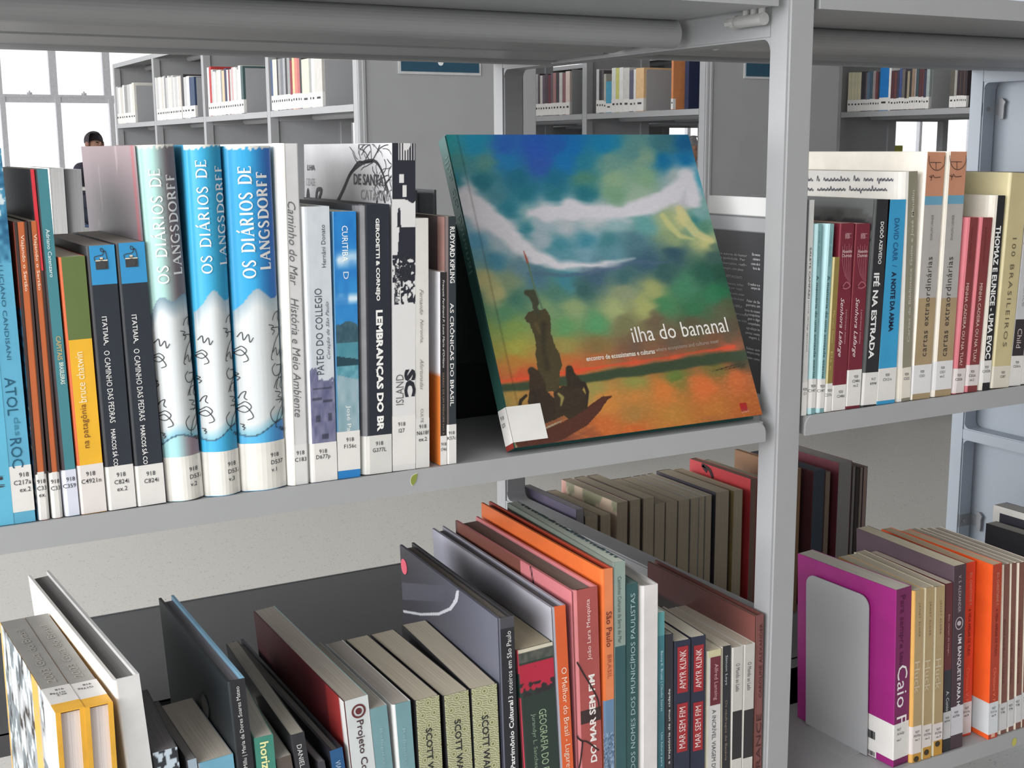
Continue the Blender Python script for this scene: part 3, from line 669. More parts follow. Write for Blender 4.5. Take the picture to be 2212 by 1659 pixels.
covline([(700,470),(715,442),(730,410),(745,375),(765,356),(785,348),(800,352),(812,372),(822,402),(834,440),(842,475)], list(np.linspace(.0042, .0016, 41)))
covline([(745,375),(760,352),(775,352),(792,350)], .002); covline([(785,350),(775,330),(762,322)], .0009); covline([(790,350),(800,330),(806,314)], .0011)
covline([(748,330),(754,345),(760,355)], .0008)
rs = random.Random(11)
for i in range(46):
    x0 = rs.uniform(748, 842); y0 = rs.uniform(315, 440)
    if x0 < 800 and y0 > 372: x0 += 45
    if x0 > 843: continue
    a_ = rs.uniform(-1.9, -1.1); pts = [(x0, y0)]
    for k in range(4): a_ += rs.uniform(-.6, .6); pts.append((min(843, pts[-1][0]+7*math.cos(a_)), max(313, pts[-1][1]+9*math.sin(a_))))
    covline(pts, rs.uniform(.0004, .001))
covline([(802,440),(806,418),(814,418),(820,440)], .0022); covline([(652,432),(654,410),(657,432)], .003); covline([(672,432),(674,412),(683,412),(678,430)], .004)
mb.build('tree_print', mat((52,52,58), .6), bk.root)
def covtext(bk_, s, pxa, pya, pxb, hpx, col, bold=0.0, name='title_lettering'):
    X = bk_.root.location[0]-.0005; a = onX(pxa, pya, X); b_ = onX(pxb, pya+0.0*(pxb-pxa), X); h0 = onX(pxa, pya-hpx, X)
    V, Fc = textmesh(s, bold); Hc = abs(h0[2]-a[2]); sx = (a[1]-b_[1])/V[:, 0].max(); sy = Hc/V[:, 1].max()
    return mobj(name, [(-.0007, a[1]-bk_.yo-v[0]*sx, a[2]-ZM+v[1]*sy) for v in V], Fc, mat(col, .5), bk_.root)
covtext(bk, 'DE SANTA', 752, 400, 816, 24, (62,62,68), .02); covtext(bk, 'CATARINA', 768, 432, 834, 22, (150,150,154)); covtext(bk, 'LHA', 652, 369, 668, 12, (48,48,52), .02); covtext(bk, 'CIDADE', 650, 402, 668, 16, (160,160,164))
bk = book('plain pale grey book with thin script lettering Fernando Noronha Afortunadas', (896,472), (899,1010), (928,1004), ZM, d=0.18, col=(204,202,199), side=(214,212,210), lab=(905, None), cl='918/N618f/ex.2', cb=.5, labcol=(204,203,200),
     text=[('Fernando', 625, 680, .45, .28, 'd', (128,126,122), 0, .45), ('Noronha,', 690, 742, .45, .28, 'd', (128,126,122), 0, .45), ('Afortunadas', 776, 843, .45, .28, 'd', (128,126,122), 0, .45), ('CULTE', 884, 914, .45, .2, 'd', (110,110,110))])
bk = book('thin black-spined book with a white and orange cover edge, François Ferdinand', (951,588), (952,1002), (965,999), ZM, yo=.003, d=0.17, col=(40,38,40), side=(206,206,212), hard=False, lab=(942, None), cl='918/I74d', clh=.003,
     text=[('François Ferdinand P. Louis Marie d\'Orléans', 605, 795, .5, .42, 'd', (215,215,212), .0, .2), ('DIÁRIO DE UM PRÍNCIPE NO R', 806, 940, .5, .36, 'd', (150,128,110))])
def ocov(U, V):
    c = np.tile(np.array([[206.,206,212]]), (len(U), 1)); m = V < .47; c[m] = (196, 112, 50); s_ = 1-.45*np.clip((.90-U)*14, 0, 1); s_ = np.where(U < .9, .55, 1); return c
coverpaint(bk, 'cover_picture', ocov, 12, 40)
bk = book('slim dark slate book lettered RUDYARD KIPLING, As Crônicas do Brasil', (964,468), (965,997), (986,995), ZM, yo=.003, d=0.19, col=(42,50,56), side=(88,76,76), rl=.003, hard=False, lab=(918, None), cl='918/K57c', clh=.003,
     text=[('RUDYARD KIPLING', 490, 612, .6, .5, 'd', WHT, .02), ('AS CRÔNICAS DO BRASIL', 655, 878, .6, .5, 'd', WHT, .01)])
mb = MB(); mb.box(-.0008, -.0001, .003, .016, bk.H*.05, bk.H-.0005); mb.build('reddish_hinge', mat((150,116,110), .4), bk.root)
PACK['on'] = False
ab = empty('book', (-.3695, .176, ZM), 'dark green-black album standing face-out in the shade behind the painted album', 'book')
zt_ = onY(990, 486, .176)[2]-ZM
mb = MB(); mb.box(0, .262, 0, .0028, 0, zt_, 0, .0006); mb.box(0, .262, .0182, .021, 0, zt_, 0, .0006); mb.box(-.0004, .0028, .0006, .0204, 0, zt_); mb.build('cover', mat((44,52,51), .45, 'worn'), ab)
mb = MB(); mb.box(.003, .258, .003, .018, .004, zt_-.004); mb.build('pages', mat((120,118,112), .7, 'pages'), ab)
mb = MB(); mb.box(.0, .262, -.0004, -.0001, .0, .058); mb.build('lower_band', mat((34,36,37), .45), ab)
# rear-side books seen over the tops
def rearbook(label, px0, px1, py, Zs, Y1, D, col, side=None, hard=False, pages=(196,188,172), group=None, w=None, lean=0, **k):
    """a book of the rear side of the case: fore-edge towards us at depth Y1-D, px0..px1 are the fore-edge corners at row py"""
    return book(label, (px0, py), (px0, py+50), (px1, py), Zs, yo=Y1-D, d=D, col=col, side=side, hard=hard, orient='back', pages=pages, group=group, lean=lean, **k)
rearbook('plain white-covered volume on the rear shelf, left of the grey-covered thick volume', 106, 138, 363, ZM, .60, .17, (216,216,218), (216,216,218), pages=(214,214,214))
rearbook('light grey volume on the rear shelf, right beside the plain white one', 139, 176, 366, ZM, .605, .17, (182,182,186), (182,182,186), pages=(180,180,184))
rearbook('dark grey volume on the rear shelf, left of the painted album', 897, 943, 411, ZM, .60, .20, (84,86,90), (84,86,90), pages=(92,94,98), hard=True)
# ------------------------------------------------------------------ the painted album leaning back
tilt = math.radians(25.3); aX = -0.3085; bX = -0.0165; IW = bX-aX; IH = 0.315; IT = 0.017
iy0, iz0 = 0.004, ZM+0.0068
il = empty('book', (aX, iy0, iz0), 'large painted album lettered ilha do bananal, leaning back, canoe on its cover', 'book')
il.rotation_euler = (-tilt, 0, 0)
RI = Matrix.Rotation(-tilt, 3, 'X'); OI = Vector((aX, iy0, iz0)); NI = RI @ Vector((0, 1, 0))
def cpt(px, py):
    r = Vector(ray(px, py)); c = Vector(CAM); t = (OI-c).dot(NI)/r.dot(NI); q = RI.inverted() @ (c+r*t-OI); return q.x, q.z
TEAL = mat((48, 86, 82), 0.3, 'worn', .45)
mb = MB(); mb.box(0, IW, 0, .0028, 0, IH, 0, .0006); mb.box(0, IW, IT-.0028, IT, 0, IH, 0, .0006); mb.box(-.0005, .0028, .0006, IT-.0006, 0, IH, 0, .0008)
mb.build('cover', TEAL, il)
mb = MB(); mb.box(.003, IW-.004, .003, IT-.003, .004, IH-.004); mb.build('pages', mat((205,200,188), .7, 'pages'), il)
PTS = []
def row(s):
    for q in s.split(';'):
        q = q.strip()
        if q:
            a = [float(v) for v in q.replace(')', '').replace('(', ',').split(',')]; PTS.append((a[0], a[1], a[2:5]))
row("130,60(30,120,125);300,60(25,120,150);450,70(35,85,160);600,80(35,80,165);700,60(30,85,160);800,80(10,100,165);950,60(10,115,160);1100,80(80,130,130);1250,60(60,110,120);1350,50(20,90,135)")
row("200,150(60,115,115);350,150(75,125,120);450,130(25,110,160);620,150(40,80,160);750,140(10,105,165);850,140(30,115,140);980,140(100,140,130);1150,120(120,150,130);1240,130(15,105,150);1350,130(10,105,155)")
row("180,230(25,110,125);330,240(20,100,115);500,220(20,100,125);700,230(15,100,130);850,230(70,125,110);1000,230(130,160,130);1150,220(120,155,125);1300,210(150,165,165)")
row("160,270(110,140,155);250,290(190,190,198);400,290(60,120,135);550,300(20,105,125);700,300(30,110,125);850,300(25,105,120);1000,310(110,150,120);1120,310(140,165,145);1350,190(185,190,195);1400,230(70,150,175)")
row("170,370(185,185,190);300,370(190,188,195);470,380(30,115,135);560,400(130,165,170);640,400(195,192,198);780,380(195,192,198);950,400(190,188,195);1150,370(185,182,190);1350,330(185,182,190);1430,400(120,160,160)")
row("200,470(110,150,170);330,450(190,188,195);450,470(190,190,198);550,480(50,125,140);620,460(150,170,180);750,470(170,178,185);880,450(170,180,185);1000,450(140,170,175);1150,450(90,150,150);1270,440(150,165,120);1340,430(190,185,130);1400,440(50,120,120);1450,480(80,130,110)")
row("220,540(110,150,165);300,540(70,135,165);420,560(150,170,180);520,560(190,188,195);620,530(150,168,178);720,560(60,130,145);850,540(60,130,150);980,540(60,120,130);1100,550(70,110,125);1300,530(130,150,110);1450,530(190,185,125)")
row("250,620(80,135,150);400,640(60,125,150);530,660(90,125,140);720,610(90,140,155);850,600(110,150,165);1000,600(90,135,150);1150,640(50,85,105);1300,600(40,75,90);1500,620(60,90,85)")
row("260,740(160,160,110);350,740(170,165,115);480,760(120,140,110);600,720(70,110,130);750,740(60,125,140);900,720(60,90,110);1050,720(55,95,100);1250,700(45,85,85);1450,700(35,85,70);1530,700(40,80,65)")
row("270,820(50,100,90);400,800(170,165,115);500,830(60,110,95);700,800(70,115,100);850,790(50,90,90);1050,800(130,140,110);1200,790(150,155,100);1350,770(60,120,90);1500,800(40,110,75)")
row("280,900(60,120,85);450,900(80,130,95);650,880(110,140,100);800,880(130,150,105);1000,880(150,160,110);1150,880(155,160,100);1250,860(60,120,80);1400,880(45,105,70);1550,900(80,85,60)")
row("320,1000(120,140,70);480,980(120,145,75);750,980(90,140,90);900,960(80,140,95);1050,960(110,110,75);1200,940(100,85,65);1400,960(85,80,60);1580,980(80,70,55)")
row("330,1100(140,140,60);500,1080(150,150,65);750,1080(140,130,70);900,1070(120,100,60);1100,1080(100,80,65);1300,1060(95,80,65);1570,1040(90,75,55)")
row("340,1180(150,120,55);500,1160(170,115,50);750,1140(170,100,50);900,1140(170,90,50);1100,1110(110,80,60);1300,1095(100,78,60);1500,1080(110,75,55)")
row("370,1240(190,75,45);520,1220(185,75,45);780,1190(190,80,45);1100,1150(188,82,50);1300,1125(185,80,50);1570,1070(190,85,55);390,1340(90,110,65);500,1310(150,120,60);900,1290(140,130,70);1100,1250(130,130,65);1300,1220(90,110,50);1500,1180(110,100,50);1640,1150(60,60,40)")
row("950,1350(185,120,55);1100,1320(175,115,55);1250,1290(190,110,50);1450,1270(195,100,50);1620,1230(185,95,50);950,1480(180,95,45);1100,1420(150,110,55);1300,1430(165,115,50);1500,1400(170,105,45);1660,1400(165,90,40)")
row("480,1580(120,110,85);700,1560(110,60,45);900,1540(140,75,45);1100,1500(180,90,40);1300,1480(170,105,45);1500,1460(150,90,45);1690,1440(150,80,40)")
RB = rbf(PTS)
def segd(x, y, pts, wd):
    best = np.full(len(x), -1e9)
    for i in range(len(pts)-1):
        ax, ay = pts[i]; bx_, by = pts[i+1]; dx, dy = bx_-ax, by-ay
        t = np.clip(((x-ax)*dx+(y-ay)*dy)/(dx*dx+dy*dy+1e-9), 0, 1); d = np.hypot(x-ax-t*dx, y-ay-t*dy)
        ww = wd[i]*(1-t)+wd[i+1]*t; best = np.maximum(best, (ww-d))
    return best
def inpoly(x, y, P):
    r = np.zeros(len(x), bool); n = len(P)
    for i in range(n):
        x1, y1 = P[i]; x2, y2 = P[(i+1) % n]
        c = ((y1 > y) != (y2 > y)) & (x < (x2-x1)*(y-y1)/((y2-y1) if y2 != y1 else 1e-9)+x1); r ^= c
    return r
def ilhafn(U, V):
    L = np.stack([U*IW, np.zeros_like(U), V*IH], 1); R_ = np.array(RI); P = L@R_.T+np.array(OI); q = (P-CAM)@M.T
    x = ((CX+FPX*q[:, 0]/q[:, 2])-900)*2.337; y = ((CY+FPX*q[:, 1]/q[:, 2])-290)*2.337
    n = vnoise(x/60, y/28); n2 = vnoise(x/14, y/6)
    c = RB(x+30*(n-.5), y+16*(n-.5), s=105)
    def blend(m, col, al=1.0):
        nonlocal c; m = (np.clip(m, 0, 1)*al)[:, None]; c = c*(1-m)+np.array(col, float)*m
    j = 26*(n-.5)
    blend((segd(x, y+j, [(165,355),(240,345),(330,395),(430,480),(520,560),(610,625),(720,655),(880,668),(1000,655),(1100,628)], [45,62,62,52,44,34,26,20,14,4])+8)/26, (203,201,208))
    blend((segd(x, y+j, [(575,400),(650,400),(760,385),(900,400),(1050,395),(1180,360),(1290,300),(1370,215),(1400,330)], [24,44,52,46,44,42,50,38,40])+8)/26, (200,198,206))
    blend((segd(x, y, [(1240,410),(1275,460),(1330,515),(1400,530)], [14,18,14,6])+4)/12, (185,185,125), .8)
    blend((segd(x, y, [(1325,380),(1360,440),(1410,500),(1490,540)], [22,28,24,14])+4)/14, (196,190,135), .85)
    blend((segd(x, y+j*.6, [(560,700),(760,715),(900,690),(1100,650),(1280,640)], [3,12,14,12,3])+8)/18, (70,92,118), .8)
    blend((segd(x, y+j*.5, [(370,1290),(620,1262),(900,1228),(1300,1165),(1650,1115)], [20,24,24,26,30])+6)/12, (50,64,44))
    blend((segd(x, y+j*.3, [(370,1255),(620,1222),(850,1188),(1100,1150),(1400,1106),(1600,1070)], [5,9,8,5,4,10])+4)/10, (205,72,42), .9)
    blend((segd(x, y, [(1480,1195),(1560,1180),(1650,1165)], [2,9,10])+2)/4*(((y/7) % 1 > .45)*1.0), (36,36,26), .8)
    blend(((n2 > .72)*1.0)*(y > 1290-.1*(x-700)), (205,120,55), .2)
    dk = (44, 38, 28)
    blend(inpoly(x, y, [(500,1560),(498,1510),(560,1500),(640,1492),(740,1452),(840,1395),(905,1345),(940,1322),(990,1322),(960,1345),(925,1400),(860,1470),(740,1540),(620,1590),(520,1612)])*1.0, (74,40,30))
    blend((segd(x, y, [(560,1612),(760,1552),(900,1480)], [8,6,2])+2)/4, (120,70,46), .6)
    blend(inpoly(x, y, [(543,928),(560,900),(592,890),(650,882),(672,915),(678,960),(676,1000),(700,1075),(722,1110),(736,1165),(722,1200),(718,1300),(618,1300),(612,1190),(598,1110),(605,1080),(590,1010),(568,955),(555,948)])*1.0, (66,58,36))
    blend((segd(x, y, [(640,960),(640,1090),(660,1180)], [22,14,20])+4)/22, dk, .8)
    blend((segd(x, y, [(600,960),(620,1000)], [10,8])+4)/14, (104,84,46), .6)
    blend((segd(x, y, [(555,800),(585,808),(600,845),(596,875),(612,900)], [14,24,20,12,12])+3)/6, (58,60,44))
    blend((segd(x, y, [(539,588),(552,625),(562,655)], [2,6,5])+1)/3, (150,75,62)); blend((segd(x, y, [(562,655),(590,760),(612,820),(634,882)], [5,5,5,5])+1)/3, (84,110,88))
    blend((segd(x, y, [(580,1195),(596,1215),(610,1270)], [20,28,44])+3)/6, (52,40,28)); blend((segd(x, y, [(770,1185),(775,1215),(800,1270)], [18,24,42])+3)/6, (44,36,26))
    blend(inpoly(x, y, [(570,1290),(640,1280),(690,1330),(712,1400),(700,1440),(640,1465),(585,1470),(570,1420),(560,1350)])*1.0, (46,36,26))
    blend(inpoly(x, y, [(740,1270),(830,1280),(858,1320),(862,1385),(820,1410),(770,1440),(742,1420),(700,1440),(690,1300)])*1.0, (50,40,28))
    for P in ([(552,1320),(525,1345),(520,1375),(540,1400)], [(590,1300),(612,1360),(608,1430),(580,1475)], [(800,1262),(845,1258),(862,1300),(858,1370)]): blend((segd(x, y, P, [7,9,8,5])+2)/4, (40,30,24))
    blend((segd(x, y, [(715,1310),(735,1330),(728,1370)], [6,10,4])+2)/6, (150,140,80), .8)
    blend((segd(x, y, [(600,1500),(660,1480),(730,1448)], [3,5,3])+1)/3, (150,140,118))
    hin = np.clip(1-np.abs(U-.042)/.006, 0, 1)[:, None]; c = c*(1-.18*hin)
    return c + (n2[:, None]-.5)*8
painted_grid('cover_painting', 330, 350, ilhafn, lambda U, V: np.stack([U*IW, np.full_like(U, -.0003), V*IH], 1), il, 0.32, 0.5)
def ispine(U, V):
    c = np.stack([40+22*V, 74+34*V, 66+40*V], 1); m = V < .06; c[m] = (130, 48, 40); return c
painted_grid('spine_painting', 4, 80, ispine, lambda U, V: np.stack([np.full_like(U, -.0009), .0008+(IT-.0016)*(1-U), V*IH], 1), il, .35, .5)
def itext(s, a, b_, hpx, col, bold=0.0, dx=0):
    x0, z0 = cpt(*a); x1, z1 = cpt(*b_); h = cpt(a[0], a[1]-hpx)[1]-z0
    V, Fc = textmesh(s, bold); sx = (x1-x0)/V[:, 0].max(); sy = h/V[:, 1].max()
    mobj('title_lettering', [(x0+v[0]*sx, -.0006, z0+v[1]*sy+(z1-z0)*v[0]/V[:, 0].max()) for v in V], Fc, mat(col, .4), il)
itext('ilha do bananal', (1368, 741), (1574, 717), 34, (218,216,212))
itext('encontro de ecossistemas e culturas', (1267, 781), (1415, 764), 11, (205,200,190), .02)
itext('where ecosystems and cultures meet', (1417, 763), (1553, 743), 11, (160,150,140))
x0, z0 = cpt(1601, 889); mb = MB(); mb.box(x0, x0+.0085, -.0006, -.0003, z0, z0+.0085); mb.build('publisher_mark', mat((150,36,36), .4), il)
itext('DBA', (1602, 893), (1618, 890), 8, (205,140,125))
# its call-number label, folded round the spine
x1_, zb = cpt(1139, 957); _, zt = cpt(1056, 884)
mb = MB(); mb.box(-.0012, .036, -.0008, -.0004, zb+.002, zt); mb.box(-.0012, -.0008, -.0008, IT-.001, zb+.002, zt)
lb = mb.build('spine_label', LABEL, il)
for s, zz in (('918', zt-.010), ('I27i', zt-.017)):
    V, Fc = textmesh(s, .006); mobj('call_number', [(-.0014, IT-.004-v[0]*.0045, zz+v[1]*.0055) for v in V], Fc, INK, lb)
V, Fc = textmesh('ilha do bananal'); k = .10/V[:, 0].max()
mobj('title_lettering', [(-.0012, IT*.25+IT*.5*v[1]/V[:, 1].max(), IH-.02-v[0]*k*1.2) for v in V], Fc, mat((110,150,140), .4), il)
# ------------------------------------------------------------------ middle shelf, right bay
pack(.0335)
bk = book('thin pale grey book lettered Salete Campari, black board beside the post', (1749,432), (1731,900), (1741.7,899), ZM, d=0.165, yo=.003, col=(196,196,196), side=(190,190,192), lab=(826, None), cl='920/C1', clh=.0028,
     text=[('SALETE CAMPARI', 535, 645, .55, .34, 'd', (60,60,64)), ('uma drag queen', 650, 760, .55, .3, 'd', (110,110,114))])
def salc(U, V):
    n = vnoise(U*3, V*3)
    c = np.tile(np.array([[150.,152,155]]), (len(U), 1)); m = V > .91; c[m] = np.stack([214-50*np.clip(.45-U, 0, 1)]*3, 1)[m]
    c[(V > .905) & (V < .912)] = (70, 72, 76); m = (V < .835) & (V > .055); c[m] = (36, 37, 41); m = U > .80; c[m] = (150, 152, 154)
    return c
coverpaint(bk, 'cover_picture', salc, 60, 120)
X = bk.root.location[0]-.0006
rs = random.Random(5)
rows_ = [(1598, 548, 'sobre autores do humor'), (1594, 559, 'sua qualidade. Per'), (1598, 570, 'apresentativo, reafir-'), (1590, 581, 'personagens como placas'), (1588, 597, 'CLAUDETE PASCOLATO'), (1590, 614, 'sua memória, brilhos'), (1588, 624, 'mais por vezes'), (1592, 634, 'tantas outras cantam'), (1592, 645, 'o texto cheio de humor'), (1588, 661, 'RITA CABRIELLA'), (1600, 680, 'sempre presente'), (1598, 692, 'nas suas noites')]
for px, py, s in rows_:
    e = onX(1582 if py < 600 else 1592, py, X); st_ = onX(1545+(py-548)*.28, py, X); V, Fc = textmesh(s); sx = (st_[1]-e[1])/V[:, 0].max()
    e = onX(px+15, py, X); sx = abs(st_[1]-e[1])/V[:, 0].max()
    mobj('cover_lettering', [(-.0008, st_[1]-bk.yo-v[0]*sx, st_[2]-ZM+v[1]*.0028/.7) for v in V], Fc, mat((170,170,172), .5), bk.root)
for px, py, s in [(1629,550,'Ela nasceu'), (1631,560,'número'), (1627,570,'como ela é'), (1631,580,'fora de'), (1620,614,'O melhor e o'), (1627,624,'sempre de'), (1618,650,'Falar de Sa'), (1616,660,'guerreira, um'), (1614,670,'boca do nosso'), (1614,680,'é conquista'), (1620,690,'gem e dign'), (1620,700,'companheira'), (1617,710,'agradeço às'), (1615,720,'juntas nesta'), (1622,730,'viagem. L'), (1617,752,'Salete sem'), (1618,762,'sempre comp'), (1618,772,'assim como')]:
    st_ = onX(px-5, py+2, X); e = onX(1641, py+2, X); V, Fc = textmesh(s); sx = abs(st_[1]-e[1])/V[:, 0].max()
    mobj('cover_lettering', [(-.0008, st_[1]-bk.yo-v[0]*sx, st_[2]-ZM+v[1]*.0028/.7) for v in V], Fc, mat((206,206,208), .5), bk.root)
for tl, l1, r1, w_ in [((1758,484),(1742.5,898),(1760.4,895),'left'), ((1784,484),(1760.8,896),(1779,893),'right')]:
    bk = book('pale turquoise slim book lettered A memória de uma amizade, %s of two' % w_, tl, l1, r1, ZM, d=.15, col=(120,158,162), side=(178,214,220), rl=.008, lab=(820, 883), cl='920/C147', clh=.003, cb=.75,
         text=[('JANE AUSTEN', 500, 575, .68, .2, 'd', (90,130,136)), ('A memória de uma amizade eterna', 596, 818, .68, .28, 'd', (48,74,80))])
book('small mustard brown book between the turquoise pair and the crimson pair', (1799,556), (1779.5,893), (1795,890), ZM, d=.14, col=(134,116,66), side=(196,186,140), rl=.004, lab=(829, None), cl='920/C217c', clh=.003, cb=.7, text=[('Marcelo Gama', 672, 742, .6, .3, 'd', (186,168,110)), ('Ela e', 760, 800, .6, .3, 'd', (186,168,110))])
for i, (tl, l1, r1, lb_, w_) in enumerate([((1816,483),(1796,890),(1825.5,886),(833,None),'left'), ((1849.5,484),(1826.5,886),(1857,880),(800,878),'right')]):
    bk = book('crimson book lettered Senhora Lafarge in white script, the %s copy' % w_, tl, l1, r1, ZM, d=.155, col=(108,38,52), side=(112,34,48), rl=.002, lab=lb_, cl='920/C248d' if i == 0 else '920/C248d/ex.2', cb=.6, clh=.003,
         text=[('Alexandre', 504, 516, .6, .5, 'd', (200,160,165)), ('Senhora Lafarge', 644, 772, .36, .34, 'd', (222,205,208), .0, .4), ('Lembranças íntimas', 670, 745, .72, .16, 'd', (190,140,148), 0, .3)])
    mb = MB(); W, H_ = bk.W, bk.H
    for k in range(5): ribbon(mb, smoothline([(W*(.2+.16*k), H_*(.88+.01*(k % 2))), (W*(.25+.14*k), H_*(.80)), (W*(.5+.09*k), H_*(.72-.01*k))], 5), .0008, -.0005)
    ribbon(mb, smoothline([(W*.3, H_*.66), (W*.6, H_*.69), (W*.9, H_*.67), (W*.6, H_*.655), (W*.3, H_*.665)], 5), .0014, -.0005)
    mb.build('brush_print', mat((158,92,104), .5), bk.root)
    for k, s in enumerate(('Alexandre', 'Dumas')):
        V, Fc = textmesh(s); sx = W*.7/V[:, 0].max(); z = H_*(.845-.022*k); mobj('title_lettering', [(W*.2+v[0]*sx, -.0006, z+v[1]*.0048) for v in V], Fc, mat((214,190,192), .5), bk.root)
bk = book('black book lettered IFÉ NA ESTRADA with a blurred grey cover', (1888,432), (1858,881), (1893,874), ZM, d=.2, col=(42,42,46), side=(82,84,86), rl=.006, lab=(806, 876), cl='917/A994f', cb=.7, clh=.003,
     text=[('DODÔ AZEVEDO', 479, 571, .62, .26, 'd', (215,215,215), .02), ('IFÉ NA ESTRADA', 590, 776, .5, .42, 'd', (222,222,222), .03)])
def ifec(U, V):
    n = vnoise(U*7, V*5); n2 = vnoise(U*16, V*14); c = np.stack([84+18*n]*3, 1)+np.array([0,2,3]); m = (V > .86) & (V < .955) & (n > .35); c[m] = np.stack([60+40*n2]*3, 1)[m]; m = (V > .80) & (V < .9) & (n2 > .45) & (U > .3); c[m] = (46,46,50); return c
coverpaint(bk, 'cover_picture', ifec, 50, 80)
book('bright cyan book lettered DAVID CARR / A NOITE DA ARMA', (1918,432), (1893.5,876), (1932.5,869), ZM, d=.17, col=(56,146,192), side=(90,170,205), lab=(797, 867), cl='920/C3121n', cb=.5, clh=.0031, rl=.001,
     text=[('DAVID CARR  /', 472, 578, .55, .27, 'd', (34,84,128), .01), ('A NOITE DA ARMA', 588, 718, .55, .27, 'd', (26,36,60), .035)])
bk = book('olive-grey book lettered Cartas da Biblioteca Guita e José Mindlin under a handwritten cover', (1950,371), (1934,869), (1966,863), ZM, d=.205, col=(132,128,112), side=(208,206,202), rl=.012, lab=(797, 863), cl='920/C322', cb=.7, clh=.003, labcol=(212,206,196),
     text=[('Cartas da Biblioteca Guita e José Mindlin', 412, 742, .76, .22, 'u', (176,172,160), .02)])
mb = MB(); X = bk.root.location[0]-.0005
def hand(mb, s, x0, y0, x1, h, seed, zoff=0):
    rs = random.Random(seed); P = []; x = x0
    words = s.split(' '); n = sum(len(w_) for w_ in words)+len(words); st_ = (x1-x0)/n
    for w_ in words:
        P = []
        for ch in w_:
            up = 1.0 if ch in 'tdlhbfá' else (.55 if ch not in 'gpjq' else .5); dn_ = -.5 if ch in 'gpjq' else 0
            P += [(x, rs.uniform(0, .1)), (x+st_*.25, up+rs.uniform(-.1, .1)), (x+st_*.55, dn_), (x+st_*.8, rs.uniform(.25, .45))]; x += st_
        Q = []
        for (u, v) in smoothline(P, 4):
            p = onX(u, y0-h*v, X); Q.append((p[1], p[2]))
        n0 = len(mb.v); ribbon(mb, Q, .0009, 0)
        for i in range(n0, len(mb.v)):
            y, _, z = mb.v[i]; mb.v[i] = (-.0006, y-bk.yo, z-ZM)
        x += st_
hand(mb, 'ente á conardia de sua pren-', 1736, 391, 1946, 12, 2); hand(mb, 'seus conchavos linguisticos', 1738, 412, 1932, 11, 4)
mb.build('handwriting_print', mat((70,70,84), .5), bk.root)
for i, (tl, l1, r1, w_) in enumerate([((2001,329),(1967.5,861),(2008.6,856),'left'), ((2044.5,328),(2010,855),(2054,847),'right')]):
    bk = book('tall cream and salmon book lettered cartas extraordinárias, the %s of the two' % w_, tl, l1, r1, ZM, d=.235, col=(168,164,162), side=(228,222,212), rl=.009 if i else .003, lab=(790-8*i, 852-8*i), labcol=(212,212,214), cl='920/C321' if i == 0 else '920/C321/ex.2', clh=.003,
         bands=[(300, 424-2*i, (186,132,106)), (424-2*i, 443-2*i, (100,150,176)), (645, 900, (160,140,110))],
         text=[('cartas extraordinárias', 556, 772, .52, .28, 'u', (60,58,58), .0, .0, 1.1), ('SHAUN USHER', 464, 520, .52, .12, 'u', (110,108,110))])
    W, H_ = bk.W, bk.H; mb = MB(); cx_, cz_ = W*.58, H_*.985
    ribbon(mb, [(min(W-.001, max(.004, cx_+.0135*math.cos(t))), cz_+.0155*math.sin(t)) for t in np.linspace(math.pi, 2*math.pi, 24)], .0008, -.0006)
    ribbon(mb, [(cx_-.011, cz_-.007), (cx_+.006, cz_-.007)], .0007, -.0006); ribbon(mb, [(cx_-.002, cz_-.007), (cx_-.001, cz_-.015)], .0008, -.0006)
    ribbon(mb, smoothline([(W*.2, H_*.905), (W*.35, H_*.90), (W*.4, H_*.91), (W*.5, H_*.90), (W*.8, H_*.902)]), .0008, -.0006); ribbon(mb, smoothline([(W*.3, H_*.91), (W*.33, H_*.892), (W*.3, H_*.888)]), .0008, -.0006)
    mb.build('postmark_print', mat((84,60,56), .5), bk.root)
for i, (tl, l1, r1, w_) in enumerate([((2087,471),(2055.5,847),(2082,843),'left'), ((2116.5,471),(2083,843),(2111,838.5),'right')]):
    book('dark red book lettered A minha cadeira ou na tua, the %s copy' % w_, tl, l1, r1, ZM, d=.16, col=(122,56,58), side=(206,118,128), rl=.009 if i == 0 else .007, lab=(797-8*i, 850 if i == 0 else 834), labcol=(208,200,200), cl='920/C3526' if i == 0 else '920/C3526/ex.2', clh=.003,
         text=[('MINHA CADEIRA OU NA TUA?', 612, 790 if i == 0 else 782, .56, .24, 'd', (216,190,184)), ('Juliana Carvalho', 490, 568, .56, .16, 'd', (96,40,42))])
book('black book lettered THOMAZ E EUNICE in bold white with a cream board', (2146,423), (2112,838), (2138,834), ZM, d=.19, col=(38,38,42), side=(214,208,198), rl=.010, lab=(780, 828), cl='920/C3322h', clh=.003, cb=.6,
     text=[('THOMAZ E EUNICE - UMA EVOC', 488, 776, .62, .42, 'd', (226,226,226), .03)])
book('cream book lettered 100 BRASILEIROS in wide thin capitals', (2183,375), (2140.5,834), (2179.6,828), ZM, d=.2, col=(188,176,136), side=(206,196,158), rl=.004, lab=(792, None), cl='920/C387', clh=.003, cb=.6, labcol=(206,200,188), pages=(206,198,170),
     text=[('100 BRASILEIROS', 514, 750, .55, .22, 'd', (98,88,72), 0, 0, 1.3)])
book('white and dark brown book lettered France, Julia Child, at the right photo edge', (2214,500), (2180,828), (2205,825), ZM, d=.18, col=(186,186,190), side=(190,188,188), lab=(769, None), cl='920/C5361a', clh=.003, bands=[(480, 528, (110,78,70)), (690, 770, (52,46,50))],
     text=[('France', 602, 662, .55, .34, 'd', (150,150,148)), ('Child', 710, 752, .45, .4, 'd', (196,184,184))])
